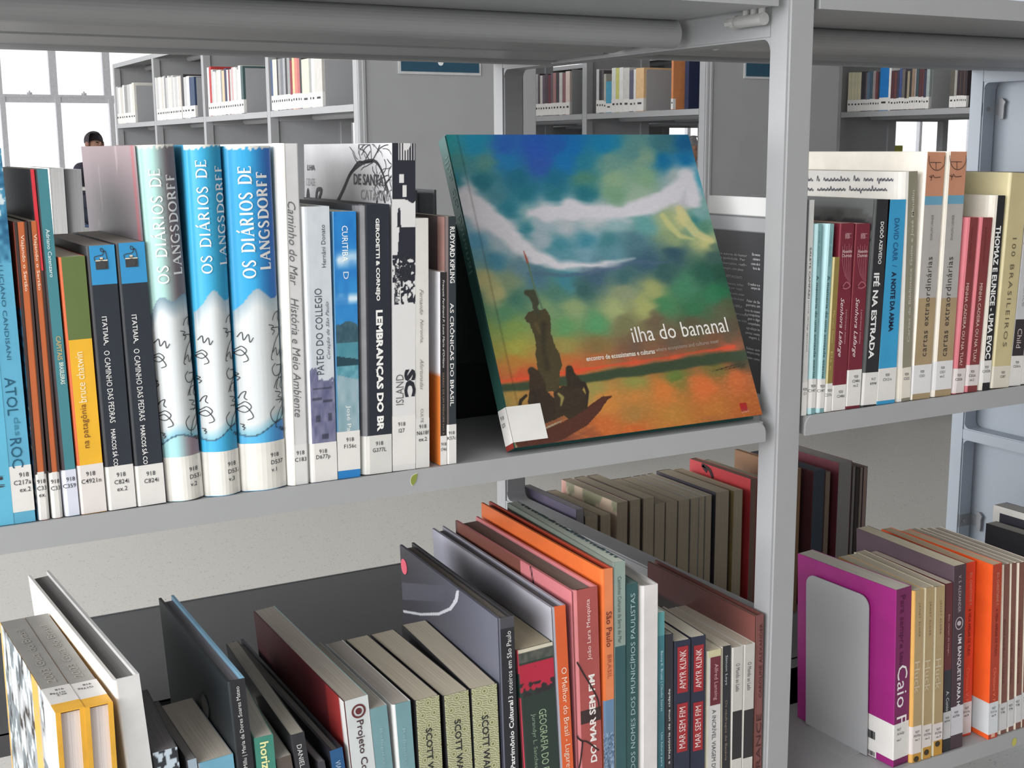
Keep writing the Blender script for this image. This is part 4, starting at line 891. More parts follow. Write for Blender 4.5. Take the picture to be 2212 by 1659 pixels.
book('white and brown book beyond the France one, only its edge in the picture', (2238,500), (2206,824), (2240,818), ZM, d=.18, col=(186,186,190), side=(190,188,188), bands=[(480, 528, (110,78,70)), (690, 770, (52,46,50))], lab=(769, None))
rearbook('tall dark-spined volume on the rear shelf behind the cream 100 Brasileiros book', 2212, 2235, 372, ZM, .6, .2, (56,50,52))
# ------------------------------------------------------------------ lower shelf, left bay
pack(-2.0, -.0008)
# two yellow travel guides lying spine up
for i, (f0, f1, b0, w_) in enumerate([((121,1541),(183,1529),(1,1344),'left'), ((184,1529),(244,1516),(53,1334),'right')]):
    yy = -0.004; zt = onY(*f0, yy)[2]
    if i == 0: ZUP = zt
    bk = book('thick yellow-edged guide book lying spine up, the %s of the two' % w_, f0, (f0[0]+20, f0[1]+60), f1, ZL, yo=yy, bk=b0, orient='up', hard=True, col=(146,144,140), side=(216,164,58), pages=(188,184,186), lean=0.0)
    D = bk.D; W = bk.W; Hh = bk.H
    y1 = (onZ(f0[0]-18*(1 if i == 0 else 1), f0[1]-34, ZUP)[1]-yy)
    mb = MB(); mb.box(-.0004, W+.0002, -.0004, .017, Hh-.0004, Hh+.0004); mb.box(-.0006, .0034, -.0006, .0, .0, Hh); mb.box(W-.0034, W+.0004, -.0006, .0, .0, Hh); mb.build('yellow_board_edge', mat((212,160,56), .45, 'worn', .4, .12), bk.root)
    m2 = MB(); m2.box(-.0003, W+.0003, .017, .052, Hh-.0002, Hh+.0005); lb = m2.build('spine_label', LABEL, bk.root)
    for k, s in enumerate(['918', 'G176g', 'ex.2'][:3-i]):
        V, Fc = textmesh(s, .006); mobj('call_number', [(W*.72-v[0]*.0046, .046-k*.006-v[1]*.005, Hh+.0008) for v in V], Fc, INK, lb)
    V, Fc = textmesh('Guia do Brasil 2003' if False else '2003 Guia do Brasil'); L_ = D*.6/V[:, 0].max()
    mobj('title_lettering', [(W*.32+W*.34*(1-v[1]/V[:, 1].max()), .062+v[0]*L_, Hh+.0004) for v in V], Fc, mat((168,164,156), .4), bk.root)
    if i == 0:
        def colg(U, V):
            n = vnoise(np.floor(U*7)*3.3+.5, np.floor(V*9)*2.1+.5); n2 = vnoise(U*30, V*24+5)
            c = np.stack([96+90*n, 106+80*n, 112+76*n], 1)+(n2[:, None]-.5)*90; m = n2 > .66; c[m] = (196,208,214); m = (n2 < .22); c[m] = (62,56,52)
            m = (np.abs(U-.66) < .06) | (U < .03); c[m] = (206,160,78); m = (np.abs((U*7) % 1-.5) > .48) | (np.abs((V*9+U*3) % 1-.5) > .48); c[m] = (150,152,150)
            m = (U > .80) & (V > .72); c[m] = (206,206,208); return c
        painted_grid('cover_collage', 140, 120, colg, lambda U, V: np.stack([np.full_like(U, -.0005), D*(1-U), Hh*V], 1), bk.root)
LB = {}
def low(label, fl, fr, low_, bkp, col, **k):
    """fl/fr front top corners of the spine, low_ = px of the left spine edge at row 1659"""
    yo = k.pop('yo', 0.004)
    return book(label, fl, (low_, 1659), fr, ZL, yo=yo, bk=bkp, col=col, **k)
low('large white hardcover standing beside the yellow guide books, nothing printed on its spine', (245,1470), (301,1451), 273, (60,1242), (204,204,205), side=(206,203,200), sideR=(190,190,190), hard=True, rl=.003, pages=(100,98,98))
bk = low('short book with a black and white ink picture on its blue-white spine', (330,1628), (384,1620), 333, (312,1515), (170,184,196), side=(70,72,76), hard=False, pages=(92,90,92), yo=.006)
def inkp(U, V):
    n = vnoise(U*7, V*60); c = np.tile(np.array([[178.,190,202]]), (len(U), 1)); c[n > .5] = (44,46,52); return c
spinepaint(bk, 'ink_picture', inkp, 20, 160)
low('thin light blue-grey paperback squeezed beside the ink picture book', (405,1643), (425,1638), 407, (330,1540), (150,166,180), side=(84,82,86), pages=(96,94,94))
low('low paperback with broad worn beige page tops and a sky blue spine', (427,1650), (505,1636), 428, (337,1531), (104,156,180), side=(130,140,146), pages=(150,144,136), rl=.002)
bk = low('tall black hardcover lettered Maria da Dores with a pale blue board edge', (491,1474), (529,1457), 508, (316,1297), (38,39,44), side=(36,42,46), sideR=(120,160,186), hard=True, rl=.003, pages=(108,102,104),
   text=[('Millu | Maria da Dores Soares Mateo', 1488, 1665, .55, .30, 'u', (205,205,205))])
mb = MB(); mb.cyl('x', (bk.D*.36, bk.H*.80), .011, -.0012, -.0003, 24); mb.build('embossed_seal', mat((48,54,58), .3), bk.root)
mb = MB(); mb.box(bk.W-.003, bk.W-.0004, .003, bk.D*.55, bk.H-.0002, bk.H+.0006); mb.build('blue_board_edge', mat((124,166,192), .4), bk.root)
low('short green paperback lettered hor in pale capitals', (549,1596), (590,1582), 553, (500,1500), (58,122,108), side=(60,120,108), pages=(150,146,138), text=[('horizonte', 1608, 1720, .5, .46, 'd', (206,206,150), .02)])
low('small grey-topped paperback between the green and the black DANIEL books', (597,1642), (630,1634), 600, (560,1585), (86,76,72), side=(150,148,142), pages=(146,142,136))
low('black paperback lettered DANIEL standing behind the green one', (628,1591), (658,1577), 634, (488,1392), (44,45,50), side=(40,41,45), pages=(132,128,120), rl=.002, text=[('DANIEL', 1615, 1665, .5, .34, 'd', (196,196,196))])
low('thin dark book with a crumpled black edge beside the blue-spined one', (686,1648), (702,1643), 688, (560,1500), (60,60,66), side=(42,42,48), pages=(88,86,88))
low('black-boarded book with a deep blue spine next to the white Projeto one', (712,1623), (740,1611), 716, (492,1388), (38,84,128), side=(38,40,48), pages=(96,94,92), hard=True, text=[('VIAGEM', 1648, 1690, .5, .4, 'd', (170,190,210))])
bk = low('white-spined book lettered Projeto with a red ring mark and a maroon board', (743,1516), (795,1497), 750, (516,1326), (196,202,204), side=(88,40,44), sideR=(130,164,170), hard=False, rl=.001, pages=(140,134,126),
   text=[('Projeto Contas', 1565, 1716, .52, .38, 'd', (70,50,54), .012)])
def projc(U, V):
    t = U[:, None]; c = np.where(t < .82, np.array([72,40,44])+(t/.82)*np.array([30,0,2]), np.array([150,52,52])); k = np.clip((V[:, None]-.7)*1.2, 0, .3); c = c*(1-.3*np.clip((.6-V)[:, None]*2, 0, 1)); m = U > .965; c[m] = (214,214,214); return c
coverpaint(bk, 'cover_picture', projc, 60, 20)
zc = bk.z(1545); mb = MB(); 
for r0, r1, mi in ((.0058, .0055, 0),):
    P = [(bk.W*.55+r0*math.cos(t), zc+r0*math.sin(t)) for t in np.linspace(0, 2*math.pi, 33)]; ribbon(mb, P, .0018, -.0005)
mb.cyl('y', (bk.W*.55, zc), .0030, -.0007, -.0003, 24); mb.build('ring_mark', mat((96,44,48), .5), bk.root)
for i, (fl, fr, lo_, bp, w_) in enumerate([((799,1533),(836,1521),803,(638,1400),'left'), ((847,1524),(887,1511),851,(700,1392),'right')]):
    low('grey-blue paperback with a plain faded spine, the %s of the pair' % w_, fl, fr, lo_, bp, (112,148,156), side=(206,208,208), pages=(146,140,134), rl=.004 if i else 0, yo=.004, group=None, text=[('Reliquias', 1580, 1659, .5, .22, 'd', (140,170,176))])
def feath(U, V):
    # overlapping leaf and eye pattern
    c = np.tile(np.array([[176.,176,146]]), (len(U), 1)); x = U*3.2; y = V*32
    r = np.floor(y/1.6); yy = y-r*1.6; xx = (x+(r % 2)*.8) % 1.6
    d = np.hypot((xx-.8)*1.15, (yy-.9)); ring = (np.abs((d*3.4) % 1-.5) < .2) & (d < .62); c[ring] = (120,122,84)
    m = d < .13; c[m] = (118,118,78)
    leaf = (np.abs(((xx*.8+yy*1.6)*1.9) % 1-.5) < .19) & (d >= .62); c[leaf] = (110,114,82); return c
for i, (fl, fr, lo_, bp, w_) in enumerate([((896,1515),(949,1498),903,(737,1384),'left'), ((957,1505),(1012,1484),966,(800,1371),'middle'), ((1016,1490),(1072,1471),1023,(868,1350),'right')]):
    bk = low('paperback with a grey-green feather pattern lettered SCOTT WALLACE, %s of three' % w_, fl, fr, lo_, bp, (170,170,142), side=(34,34,38), pages=(158,150,136), rl=.003, yo=.005)
    spinepaint(bk, 'feather_pattern', feath, 60, 560, u0=.05)
    y0 = [1580, 1562, 1552][i]; spinetext(bk, 'SCOTT WALLACE', y0, y0+170, .5, .26, 'd', (44,44,48), .02)
bk = low('tall charcoal book lettered Patrimônio Cultural, pink dot on its board', (1076,1337), (1110,1326), 1087, (838,1181), (40,40,46), side=(88,90,104), sideR=(50,50,54), hard=True, rl=.003, pages=(112,106,100), bands=[(1320, 1361, (70,70,76))],
   text=[('3 roteiros em São Paulo', 1368, 1514, .62, .30, 'u', (215,215,215)), ('Patrimônio Cultural', 1518, 1666, .62, .30, 'u', (225,225,225), .02)])
def coverpx(b_, U, V):
    Rw = np.array(b_.root.rotation_euler.to_matrix()); L = np.stack([np.zeros_like(U), b_.D*(1-U), b_.H*V], 1)
    q = (L@Rw.T+np.array(b_.root.location)-CAM)@M.T
    return CX+FPX*q[:, 0]/q[:, 2], CY+FPX*q[:, 1]/q[:, 2]
def patc(U, V):
    x, y = coverpx(bk, U, V)
    t = np.clip((U-.1)/.8, 0, 1)[:, None]; c = np.array([52,52,60])*(1-t)+np.array([96,98,112])*t; vv = V[:, None]
    m = (y > 1256+.08*(x-840)) & (y < 1294+.05*(x-840)) & (x < 960); c[m] = (78,78,90)
    k = segd(x, y, [(836,1308),(870,1320),(910,1327),(948,1326),(973,1315),(986,1296),(989,1278)], [1.5,2.4,2.6,3,3.4,3.6,3])
    m = k > 0; c[m] = (190,192,200); return c  # pale arc is a reflection painted into the cover colour
coverpaint(bk, 'cover_picture', patc, 200, 260)
X_, p = bk.root.location[0], None
mb = MB(); yc, zc2 = bk.D*.955, bk.H-.022
mb.cyl('x', (yc, zc2), .0088, -.0011, -.0005, 28); mb.build('pink_dot_sticker', mat((222,98,118), .5), bk.root)
bk = low('worn paperback lettered GEOGRAFIA DO BRASIL with a red brush blot on dark green', (1115,1407), (1193,1392), 1130, (1000,1290), (44,54,52), side=(40,60,56), pages=(150,140,122), rl=.006, yo=.006,
   text=[('GEOGRAFIA DO BRASIL', 1545, 1720, .62, .20, 'd', (150,170,140), .0), ('Jurandyr L. Sanches Ross', 1550, 1700, .36, .14, 'd', (130,150,130))])
def geo(U, V):
    zt_ = 1.0; n = vnoise(U*12, V*60); c = np.tile(np.array([[42.,54,50]]), (len(U), 1)); top = V > .945; c[top] = np.stack([60+30*n, 66+24*n, 62+22*n], 1)[top]
    m = (V < .935) & (V > .815+.03*n) & (n < .95) ; c[m] = (168,40,62); m = (V < .86) & (V > .80) & (n > .55); c[m] = (44,40,44); m = (V > .985); c[m] = (196,190,172)
    l = U < .07; c[l] = (40,70,64); m = l & ((V > .90) | (V < .80)); c[m] = (222,66,92); return c
spinepaint(bk, 'blot_picture', geo, 40, 240)
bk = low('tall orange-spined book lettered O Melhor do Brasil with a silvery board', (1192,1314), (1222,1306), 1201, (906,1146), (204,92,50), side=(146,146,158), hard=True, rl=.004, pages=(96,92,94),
   text=[('O Melhor do Brasil - Lugares', 1448, 1672, .6, .5, 'd', (226,205,190))])
def silv(U, V):
    n = vnoise(U*5, V*3); t = np.clip(1-np.abs(U-.1)/.2, 0, 1)[:, None]; c = np.array([112,112,122])+28*n[:, None]+t*np.array([52,52,60]); t2 = np.clip((U-.7)/.3, 0, 1)[:, None]; c = c+t2*50; return c
coverpaint(bk, 'cover_picture', silv, 60, 40)
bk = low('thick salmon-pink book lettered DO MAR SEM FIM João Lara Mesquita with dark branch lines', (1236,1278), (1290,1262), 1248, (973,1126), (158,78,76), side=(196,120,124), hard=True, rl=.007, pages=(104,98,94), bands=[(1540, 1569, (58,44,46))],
   text=[('João Lara Mesquita', 1302, 1434, .62, .20, 'u', (226,198,194)), ('DO MAR SEM FIM', 1466, 1656, .66, .26, 'u', (222,214,212), .03)])
def marc(U, V):
    c = np.tile(np.array([[196.,118,124]]), (len(U), 1)); m = U < .60; c[m] = (116,70,60); m = (np.abs(U-.72-(.9-V)*.35) < .006); c[m] = (44,34,38); m = U < .02; c[m] = (90,60,60); return c
coverpaint(bk, 'cover_picture', marc, 220, 40)
mb = MB(); 
for P in ([(1246,1430),(1260,1455),(1275,1480),(1290,1510),(1293,1532)], [(1244,1590),(1256,1600),(1268,1602),(1292,1620)], [(1258,1602),(1254,1640),(1250,1660)]):
    Q = []
    for q in smoothline(P, 5):
        p = onY(q[0], q[1], bk.yo); v = Vector(p)-Vector(bk.root.location); v = Matrix(bk.root.rotation_euler.to_matrix()).inverted() @ v; Q.append((min(max(v.x, .0005), bk.W-.0005), v.z))
    ribbon(mb, Q, .0017, -.0005)
mb.build('branch_print', mat((52,38,40), .5), bk.root)
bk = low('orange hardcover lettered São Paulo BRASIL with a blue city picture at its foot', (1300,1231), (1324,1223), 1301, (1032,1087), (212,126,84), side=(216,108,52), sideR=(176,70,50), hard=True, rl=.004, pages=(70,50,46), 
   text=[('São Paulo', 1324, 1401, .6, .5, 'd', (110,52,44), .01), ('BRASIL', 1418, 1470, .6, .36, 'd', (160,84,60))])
def citi(U, V):
    n = vnoise(U*8, V*60); n2 = vnoise(U*18, V*110+3); t = V[:, None]; c = np.array([96,128,160])*(t)+np.array([110,112,124])*(1-t)+(n2[:, None]-.5)*110*(V[:, None] < .8); return c
spinepaint(bk, 'city_picture', citi, 20, 200, v0=0, v1=(bk.z(1516)/bk.H))
bk = low('slim book, grey-green above and teal below, right of the orange São Paulo one', (1325,1216), (1350.5,1205), 1324, (1096,1086), (52,84,88), side=(110,120,112), sideR=(58,74,80), hard=False, rl=.002, pages=(170,176,166), bands=[(1190, 1399, (132,148,142))],
   text=[('Caminhos Culturais da Serra do Mar', 1248, 1392, .5, .3, 'd', (70,84,80))])
mb = MB(); rs = random.Random(4)
for k in range(26): 
    y = bk.D*(.05+.9*k/26); mb.box(bk.W-.004, bk.W-.0006, y, y+rs.uniform(.003, .007), bk.H, bk.H+rs.uniform(.0002, .0012))
mb.build('frayed_edge', mat((60,72,76), .5, 'worn', .3, .4), bk.root)
low('dark teal book lettered DOS NOMES DOS MUNICÍPIOS PAULISTAS', (1352.5,1263), (1377.5,1255), 1352, (1290,1222), (48,78,80), side=(50,84,88), text=[('DOS NOMES DOS MUNICÍPIOS PAULISTAS', 1284, 1665, .52, .46, 'u', (150,172,174))], pages=(90,110,108))
low('plain white hardcover with a smooth spine right of the dark teal book', (1379,1268), (1419,1259), 1378, (1200,1150), (196,192,192), side=(214,212,212), rl=.009, hard=True, pages=(160,156,152))
low('small turquoise book lettered Benny K. beside the plain white one', (1421,1324), (1435.5,1320), 1421, (1385,1300), (84,142,146), side=(150,186,184), pages=(180,186,180), bands=[(1375, 1480, (60,112,124)), (1480, 1700, (56,100,112))], text=[('Benny K. Bruzzi | Cláudio Soares', 1408, 1538, .55, .42, 'd', (170,200,205)), ('Um futuro para a', 1584, 1665, .55, .36, 'd', (170,200,205))])
low('black slim book lettered a trajetória de uma cidade', (1437,1372), (1454,1367), 1436, (1395,1340), (46,46,52), side=(40,40,46), rl=.002, pages=(130,126,120), text=[('a trajetória de uma cidade', 1490, 1652, .55, .34, 'u', (205,205,205), .008)])
for i, (fl, fr, lo_, bp, w_) in enumerate([((1456,1387),(1490,1374),1454,(1386,1305),'left'), ((1492,1378),(1523.5,1368),1489,(1418,1296),'right')]):
    bk = low('navy paperback with red AMYR KLINK Mar sem fim panels, the %s copy' % w_, fl, fr, lo_, bp, (42,46,64), side=(40,44,60), rl=.0035, pages=(168,162,150))
    W = bk.W; lm = mat((146,44,50), .45)
    for y0, y1, s in ((1400-3*i, 1500-3*i, 'AMYR KLINK'), (1523-3*i, 1628-3*i, 'MAR SEM FIM')):
        mb = MB(); mb.box(W*.22, W*.86, -.0005, -.0002, bk.z(y1), bk.z(y0)); mb.build('red_panel', lm, bk.root)
        V, Fc = textmesh(s); z0 = bk.z(y1-8); z1 = bk.z(y0+8); sx = (z1-z0)/V[:, 0].max()
        mobj('title_lettering', [(W*.72-v[1]*W*.38/V[:, 1].max(), -.0008, z0+v[0]*sx) for v in V], Fc, mat((214,196,196), .5), bk.root)
bk = low('cream-edged paperback with a dark red Alfred Lansing panel', (1526,1408), (1557,1398), 1524, (1445,1312), (192,190,190), side=(196,190,174), rl=.004, pages=(172,164,150), bands=[(1400, 1423, (190,184,150))])
mb = MB(); mb.box(bk.W*.28, bk.W*.96, -.0005, -.0002, bk.z(1527), bk.z(1423)); mb.build('red_panel', mat((98,44,54), .45), bk.root)
spinetext(bk, 'Alfred Lansing', 1438, 1516, .62, .32, 'd', (190,150,156)); bk.root.children[-1].location.y = -.0006
spinetext(bk, 'A INCRÍVEL VIAGEM DE', 1537, 1668, .58, .34, 'd', (70,70,74))
low('black paperback lettered Simon Leys Os náufragos do Batávia', (1559,1398), (1579,1392), 1557, (1478,1312), (46,46,50), side=(190,184,168), rl=.002, pages=(168,160,148), text=[('Simon Leys', 1418, 1482, .5, .3, 'd', (190,192,200)), ('Os náufragos do Batávia', 1515, 1645, .5, .3, 'd', (140,128,112))])
for i, (fl, fr, lo_, bp, w_) in enumerate([((1581,1400),(1605,1393),1577,(1490,1318),'left'), ((1606.5,1394),(1630.5,1386),1601,(1500,1308),'right')]):
    low('white-and-black paperback lettered O Mundo ao Lado, the %s copy' % w_, fl, fr, lo_, bp, (182,180,176), side=(206,204,200), rl=.003, pages=(164,156,144), bands=[(1539-3*i, 1643-3*i, (48,46,48)), (1643-3*i, 1900, (190,188,184))], text=[('O Mundo ao Lado', 1436-3*i, 1497-3*i, .55, .34, 'd', (90,90,92))])
bk = low('brown hardcover lettered ENDURANCE Caroline Alexander against the upright post', (1632,1332), (1660,1322), 1627, (1374,1218), (118,76,74), side=(104,62,58), hard=True, rl=.005, rr=.003, pages=(150,140,130),
   text=[('CAROLINE ALEXANDER', 1350, 1510, .6, .30, 'u', (70,40,40)), ('ENDURANCE', 1545, 1760, .5, .5, 'u', (70,40,42))])
def endc(U, V):
    c = np.tile(np.array([[96.,60,58]]), (len(U), 1)); t = np.clip((U-.75)*4, 0, 1)[:, None]; c = c*(1-t)+np.array([120,72,66])*t; m = (V < .86) & (V > .1) & (U > .1) & (U < .85); c[m] = (44,36,38); return c
coverpaint(bk, 'cover_picture', endc, 60, 60)
# ------------------------------------------------------------------ lower shelf, right bay
pack(.05)
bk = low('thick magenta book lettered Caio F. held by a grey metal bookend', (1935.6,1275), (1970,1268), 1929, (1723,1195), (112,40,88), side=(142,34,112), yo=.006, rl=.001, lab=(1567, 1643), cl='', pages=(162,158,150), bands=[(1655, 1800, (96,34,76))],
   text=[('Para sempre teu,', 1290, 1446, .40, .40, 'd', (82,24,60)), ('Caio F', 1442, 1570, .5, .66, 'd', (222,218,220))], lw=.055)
lbz = bk.z(1567); mb = MB()
for s, zz in (('BIBLI', lbz-.010), ('Caio', lbz-.016)):
    V, Fc = textmesh(s); mobj('sticker_lettering', [(-.0009, .050-v[0]*.0042, zz+v[1]*.004) for v in V], Fc, INK, bk.root)
rs = random.Random(2); y = .028
while y < .050:
    w_ = rs.choice([.0003, .0006, .0009]); mb.box(-.0012, -.0008, y, y+w_, lbz-.030, lbz-.020); mb.box(-.0012, -.0008, y, y+w_*.9, max(.002, lbz-.062), lbz-.046); y += w_+rs.choice([.0004, .0008])
mb.build('barcode', mat((50,50,52), .5), bk.root)
m2 = MB(); m2.box(-.0008, -.0004, .026, .052, max(.0008, lbz-.066), lbz-.038); m2.build('barcode_sticker', LABEL, bk.root)
for k, s in enumerate(('927', 'A162p', 'ex.1')):
    V, Fc = textmesh(s, .006); x0 = bk.W*.2; mobj('call_number', [(x0+v[0]*.0045, -.0008, lbz-.009-k*.0065+v[1]*.0045) for v in V], Fc, mat((90,88,92), .6), bk.root)
# bookend
be = empty('bookend', bk.root.location[:], 'grey metal bookend plate pressed against the magenta book', 'bookend')
be.rotation_euler = bk.root.rotation_euler
def bpt(px, py):
    Rw = bk.root.rotation_euler.to_matrix(); Rz = Rw.inverted(); O_ = Vector(bk.root.location)
    n_ = Rw @ Vector((1, 0, 0)); r = Vector(ray(px, py)); c = Vector(CAM)
    t = (O_-n_*.004-c).dot(n_)/r.dot(n_); return Rz @ (c+r*t-O_)
q = [bpt(*p) for p in ((1743,1241), (1862,1280), (1873,1640), (1741,1578))]
yA, yB = q[0].y, q[2].y; H_ = .5*(q[0].z+q[1].z); rc = .014; ar = np.linspace(0, math.pi/2, 7)
poly = [(yB, .0008), (yB, H_-rc)]+[(yB+rc*(1-math.cos(t)), H_-rc+rc*math.sin(t)) for t in ar]+[(yA-rc*(1-math.cos(t)), H_-rc+rc*math.sin(t)) for t in ar[::-1]]+[(yA, .0008)]
mb = MB(); mb.prism(poly, 'x', -.0052, -.0036); mb.build('upright_plate', METAL, be)
mb = MB(); mb.box(-.0052, -.0300, yB+.01, yA-.01, .0001, .0011); mb.build('base_plate', METAL, be)
for i, (fl, fr, lo_, hi) in enumerate([((1974,1278),(1995,1274),1966,0), ((1997,1272),(2018,1268),1988,1), ((2019,1270),(2041,1263),2011,2)]):
    bk = low('tan paperback lettered Huck with a small round black mark, %s of three' % ('leftmost','middle','rightmost')[i], fl, fr, lo_, [(1812,1203),(1825,1200),(1846,1193)][i], (158,138,104), side=(214,204,176) if i else (206,158,88), rl=.0045, yo=.003, pages=(158,150,136), lab=(1572-3*i, 1631-14*i), cl='927/P275h/ex.%d' % (i+1), clh=.003, cb=.6, labcol=(200,192,190),
       bands=[(1631-14*i, 1800, (176,132,58))], text=[('JANET ELDER', 1306-3*i, 1380-3*i, .62, .2, 'd', (116,96,66), 0, 0, 1.2), ('Huck', 1432-3*i, 1500-4*i, .5, .5, 'd', (186,172,150))])
    z = bk.z(1638-18*i)-.001; mb = MB(); mb.cyl('y', (bk.W*.55, max(.004, z-.004)), .0036, -.0006, -.0002, 16); mb.build('round_mark', mat((60,50,38), .5), bk.root)
low('thin dark red and black book lettered Elas vieram de longe', (2044,1262), (2059,1258), 2036, (1880,1193), (92,46,50), side=(96,50,54), yo=.004, pages=(158,150,140), bands=[(1450, 1590, (50,50,56)), (1590, 1800, (44,44,48))], lab=(1540, 1598), labcol=(180,178,180), cl='920/R974', clh=.0028, text=[('Elas vieram de longe...', 1330, 1420, .5, .26, 'd', (190,150,150)), ('A. Cunio', 1495, 1538, .5, .4, 'd', (190,190,190))])
bk = low('dark plum book lettered UM BANQUETE PARA H with a round portrait mark', (2062,1224), (2087,1217), 2052, (1839,1143), (70,54,62), side=(82,66,76), yo=.004, pages=(172,164,146), rl=.001, lab=(1529, 1590), labcol=(188,186,192), cl='920/A375b', clh=.003, cb=.4, text=[('V. S. ALEXANDER', 1246, 1326, .5, .22, 'd', (170,160,165)), ('UM BANQUETE PARA H', 1374, 1528, .55, .34, 'd', (215,210,214), .015)])
zc = bk.z(1350); mb = MB(); ribbon(mb, [(bk.W*.5+.0055*math.cos(t), zc+.0075*math.sin(t)) for t in np.linspace(0, 2*math.pi, 25)], .0011, -.0005); mb.cyl('y', (bk.W*.5, zc), .003, -.0007, -.0003, 14); mb.build('round_mark', mat((176,168,172), .5), bk.root)
for i, (fl, fr, lo_, yo_) in enumerate([((2087,1217),(2107,1211),2073.5,.022), ((2146,1221),(2165,1214),2133,.000)]):
    bk = low('vivid orange book lettered Eu, Christiane F., %s' % ('set back behind its twin' if i == 0 else 'pulled forward showing its orange board'), fl, fr, lo_, (1905,1143) if i == 0 else (1945,1147), (204,66,44) if i == 0 else (164,62,44), side=(244,92,40), yo=yo_, pages=(170,150,128), lab=(1520, 1588), labcol=(210,196,196) if i == 0 else (196,200,204), cl='927/F111e/ex.4', clh=.003, cb=.5, lw=.2,
       text=[('EU, CHRISTIANE F.', 1240, 1312, .55, .3, 'd', (190,130,110), .01), ('A VIDA APESAR DE TUDO', 1318, 1420, .55, .26, 'd', (96,30,30)), ('Christiane V. F.', 1445, 1520, .5, .3, 'd', (232,120,92))])
mb = MB(); mb.box(bk.W*.3, bk.W*.7, -.0005, -.0002, .002, .0065); mb.build('publisher_mark', mat((206,160,140), .5), bk.root)
for i, (fl, fr, lo_, l2) in enumerate([((2164.5,1222),(2182,1214),2153.5,'first'), ((2183,1219),(2197,1214),2172.5,'second'), ((2197.5,1218),(2214,1212),2185,'third'), ((2214.5,1216),(2232,1210),2200,'fourth')]):
    low('brown-spined paperback right of the vivid orange books, %s of the row' % l2, fl, fr, lo_, (1962+14*i,1144), (116,78,70), side=(226,216,200), yo=.003, pages=(156,148,138), rl=.006 if i in (0, 2) else .004, lab=(1522-8*i, 1580-8*i), labcol=(192,192,194), cl='927/T78', clh=.003, text=[('Coleção vidas', 1340, 1480, .5, .3, 'd', (96,58,52))])
# ------------------------------------------------------------------ rear side of the right bay: fore-edges towards us
PACK['on'] = False
PG = (150, 140, 124)
def rr(label, px0, px1, py, col, side=None, Y1=.605, D=.150, hard=False, pages=PG, Zs=ZL, **k):
    Y1, D = (.605, .150) if px0 < 2200 else (Y1, D)
    return rearbook(label, px0, px1, py, Zs, Y1, D, col, side, hard, pages, **k)
rr('short book with a dusky violet board, first beyond the upright frame on the rear shelf', 1244.5, 1262, 1101, (150,148,152), (84,78,98), Y1=.60, D=.155, pages=(128,126,130))
rr('low beige-paged book beside the violet-boarded one on the rear shelf', 1264, 1292, 1116, (120,110,98), (136,124,108))
rr('second low beige-paged book on the rear shelf, left of the flowery cover', 1297, 1320, 1113.5, (122,112,100), (136,124,108))
bk = rr('tall book with a faded pink and green flowery board on the rear shelf', 1333, 1356, 1086, (150,118,100), (186,160,150))
def flow(U, V):
    n = vnoise(U*6, V*5); c = np.stack([180+30*n, 160+30*n, 140+30*n], 1); t = np.clip(1-V*1.2, 0, 1)[:, None]; c = c*(1-t)+np.array([110,100,84])*t; m = (V > .8) & (n < .5) & (U > .1); c[m] = (140,140,116); m = U < .1; c[m] = (196,150,140); return c
W_, H_, D_ = bk.W, bk.H, bk.D
painted_grid('cover_picture', 40, 40, flow, lambda U, V: np.stack([np.full_like(U, -.0003), D_*(1-U), H_*V], 1), bk.root)
specs = [(1361,1384,1081,(128,74,60),(120,110,100),'rust-edged paperback with beige fore-edge'), (1389.5,1414,1077,(132,76,60),(120,110,100),'reddish-edged paperback left of the shorter beige group'),
 (1414.5,1437,1088.5,(96,90,84),(140,132,122),'shorter thick paperback, leftmost of the lower beige group'), (1438.5,1464,1086,(90,84,80),(136,128,118),'shorter thick paperback, second of the lower beige group'),
 (1465.5,1490,1082,(66,60,60),(136,128,118),'shorter paperback, third of the low beige ones'), (1492.5,1510,1077,(60,46,56),(150,146,142),'slim paperback with pale top in the rear row'),
 (1510.5,1523,1074,(40,36,44),(150,146,142),'thinner dark-edged paperback in the rear row'), (1524.5,1538,1071,(38,34,42),(150,146,142),'thin dark-edged paperback left of the yellow-striped one'),
 (1546,1576,1064,(62,54,60),(60,56,64),'thick paperback with a yellow stripe on its top edge'), (1585,1605,1061,(196,164,74),(150,130,90),'paperback with a yellow-edged board left of the red cover')]
for a_, b_, py, col, sd, lb_ in specs: rr(lb_+', on the rear shelf', a_, b_, py, col, sd)
bk = rr('tall red-boarded book on the rear shelf, nearest the left face of the post', 1621.5, 1636, 1035, (120,50,54), (178,56,62), pages=(112,92,84))
mb = MB(); ribbon(mb, smoothline([(bk.D*.70, bk.H*.95), (bk.D*.78, bk.H*.985), (bk.D*.66, bk.H*.97), (bk.D*.6, bk.H*.92)]), .006, 0)
mb.v = [(-.0006, y, z) for y, _, z in [(v[0], 0, v[2]) for v in mb.v]]; mb.build('black_print', mat((50,34,38), .5), bk.root)
rr('beige-topped tall book on the rear shelf, directly right of the red board', 1639, 1664, 1040, (140,112,90), (150,136,118), D=.17)
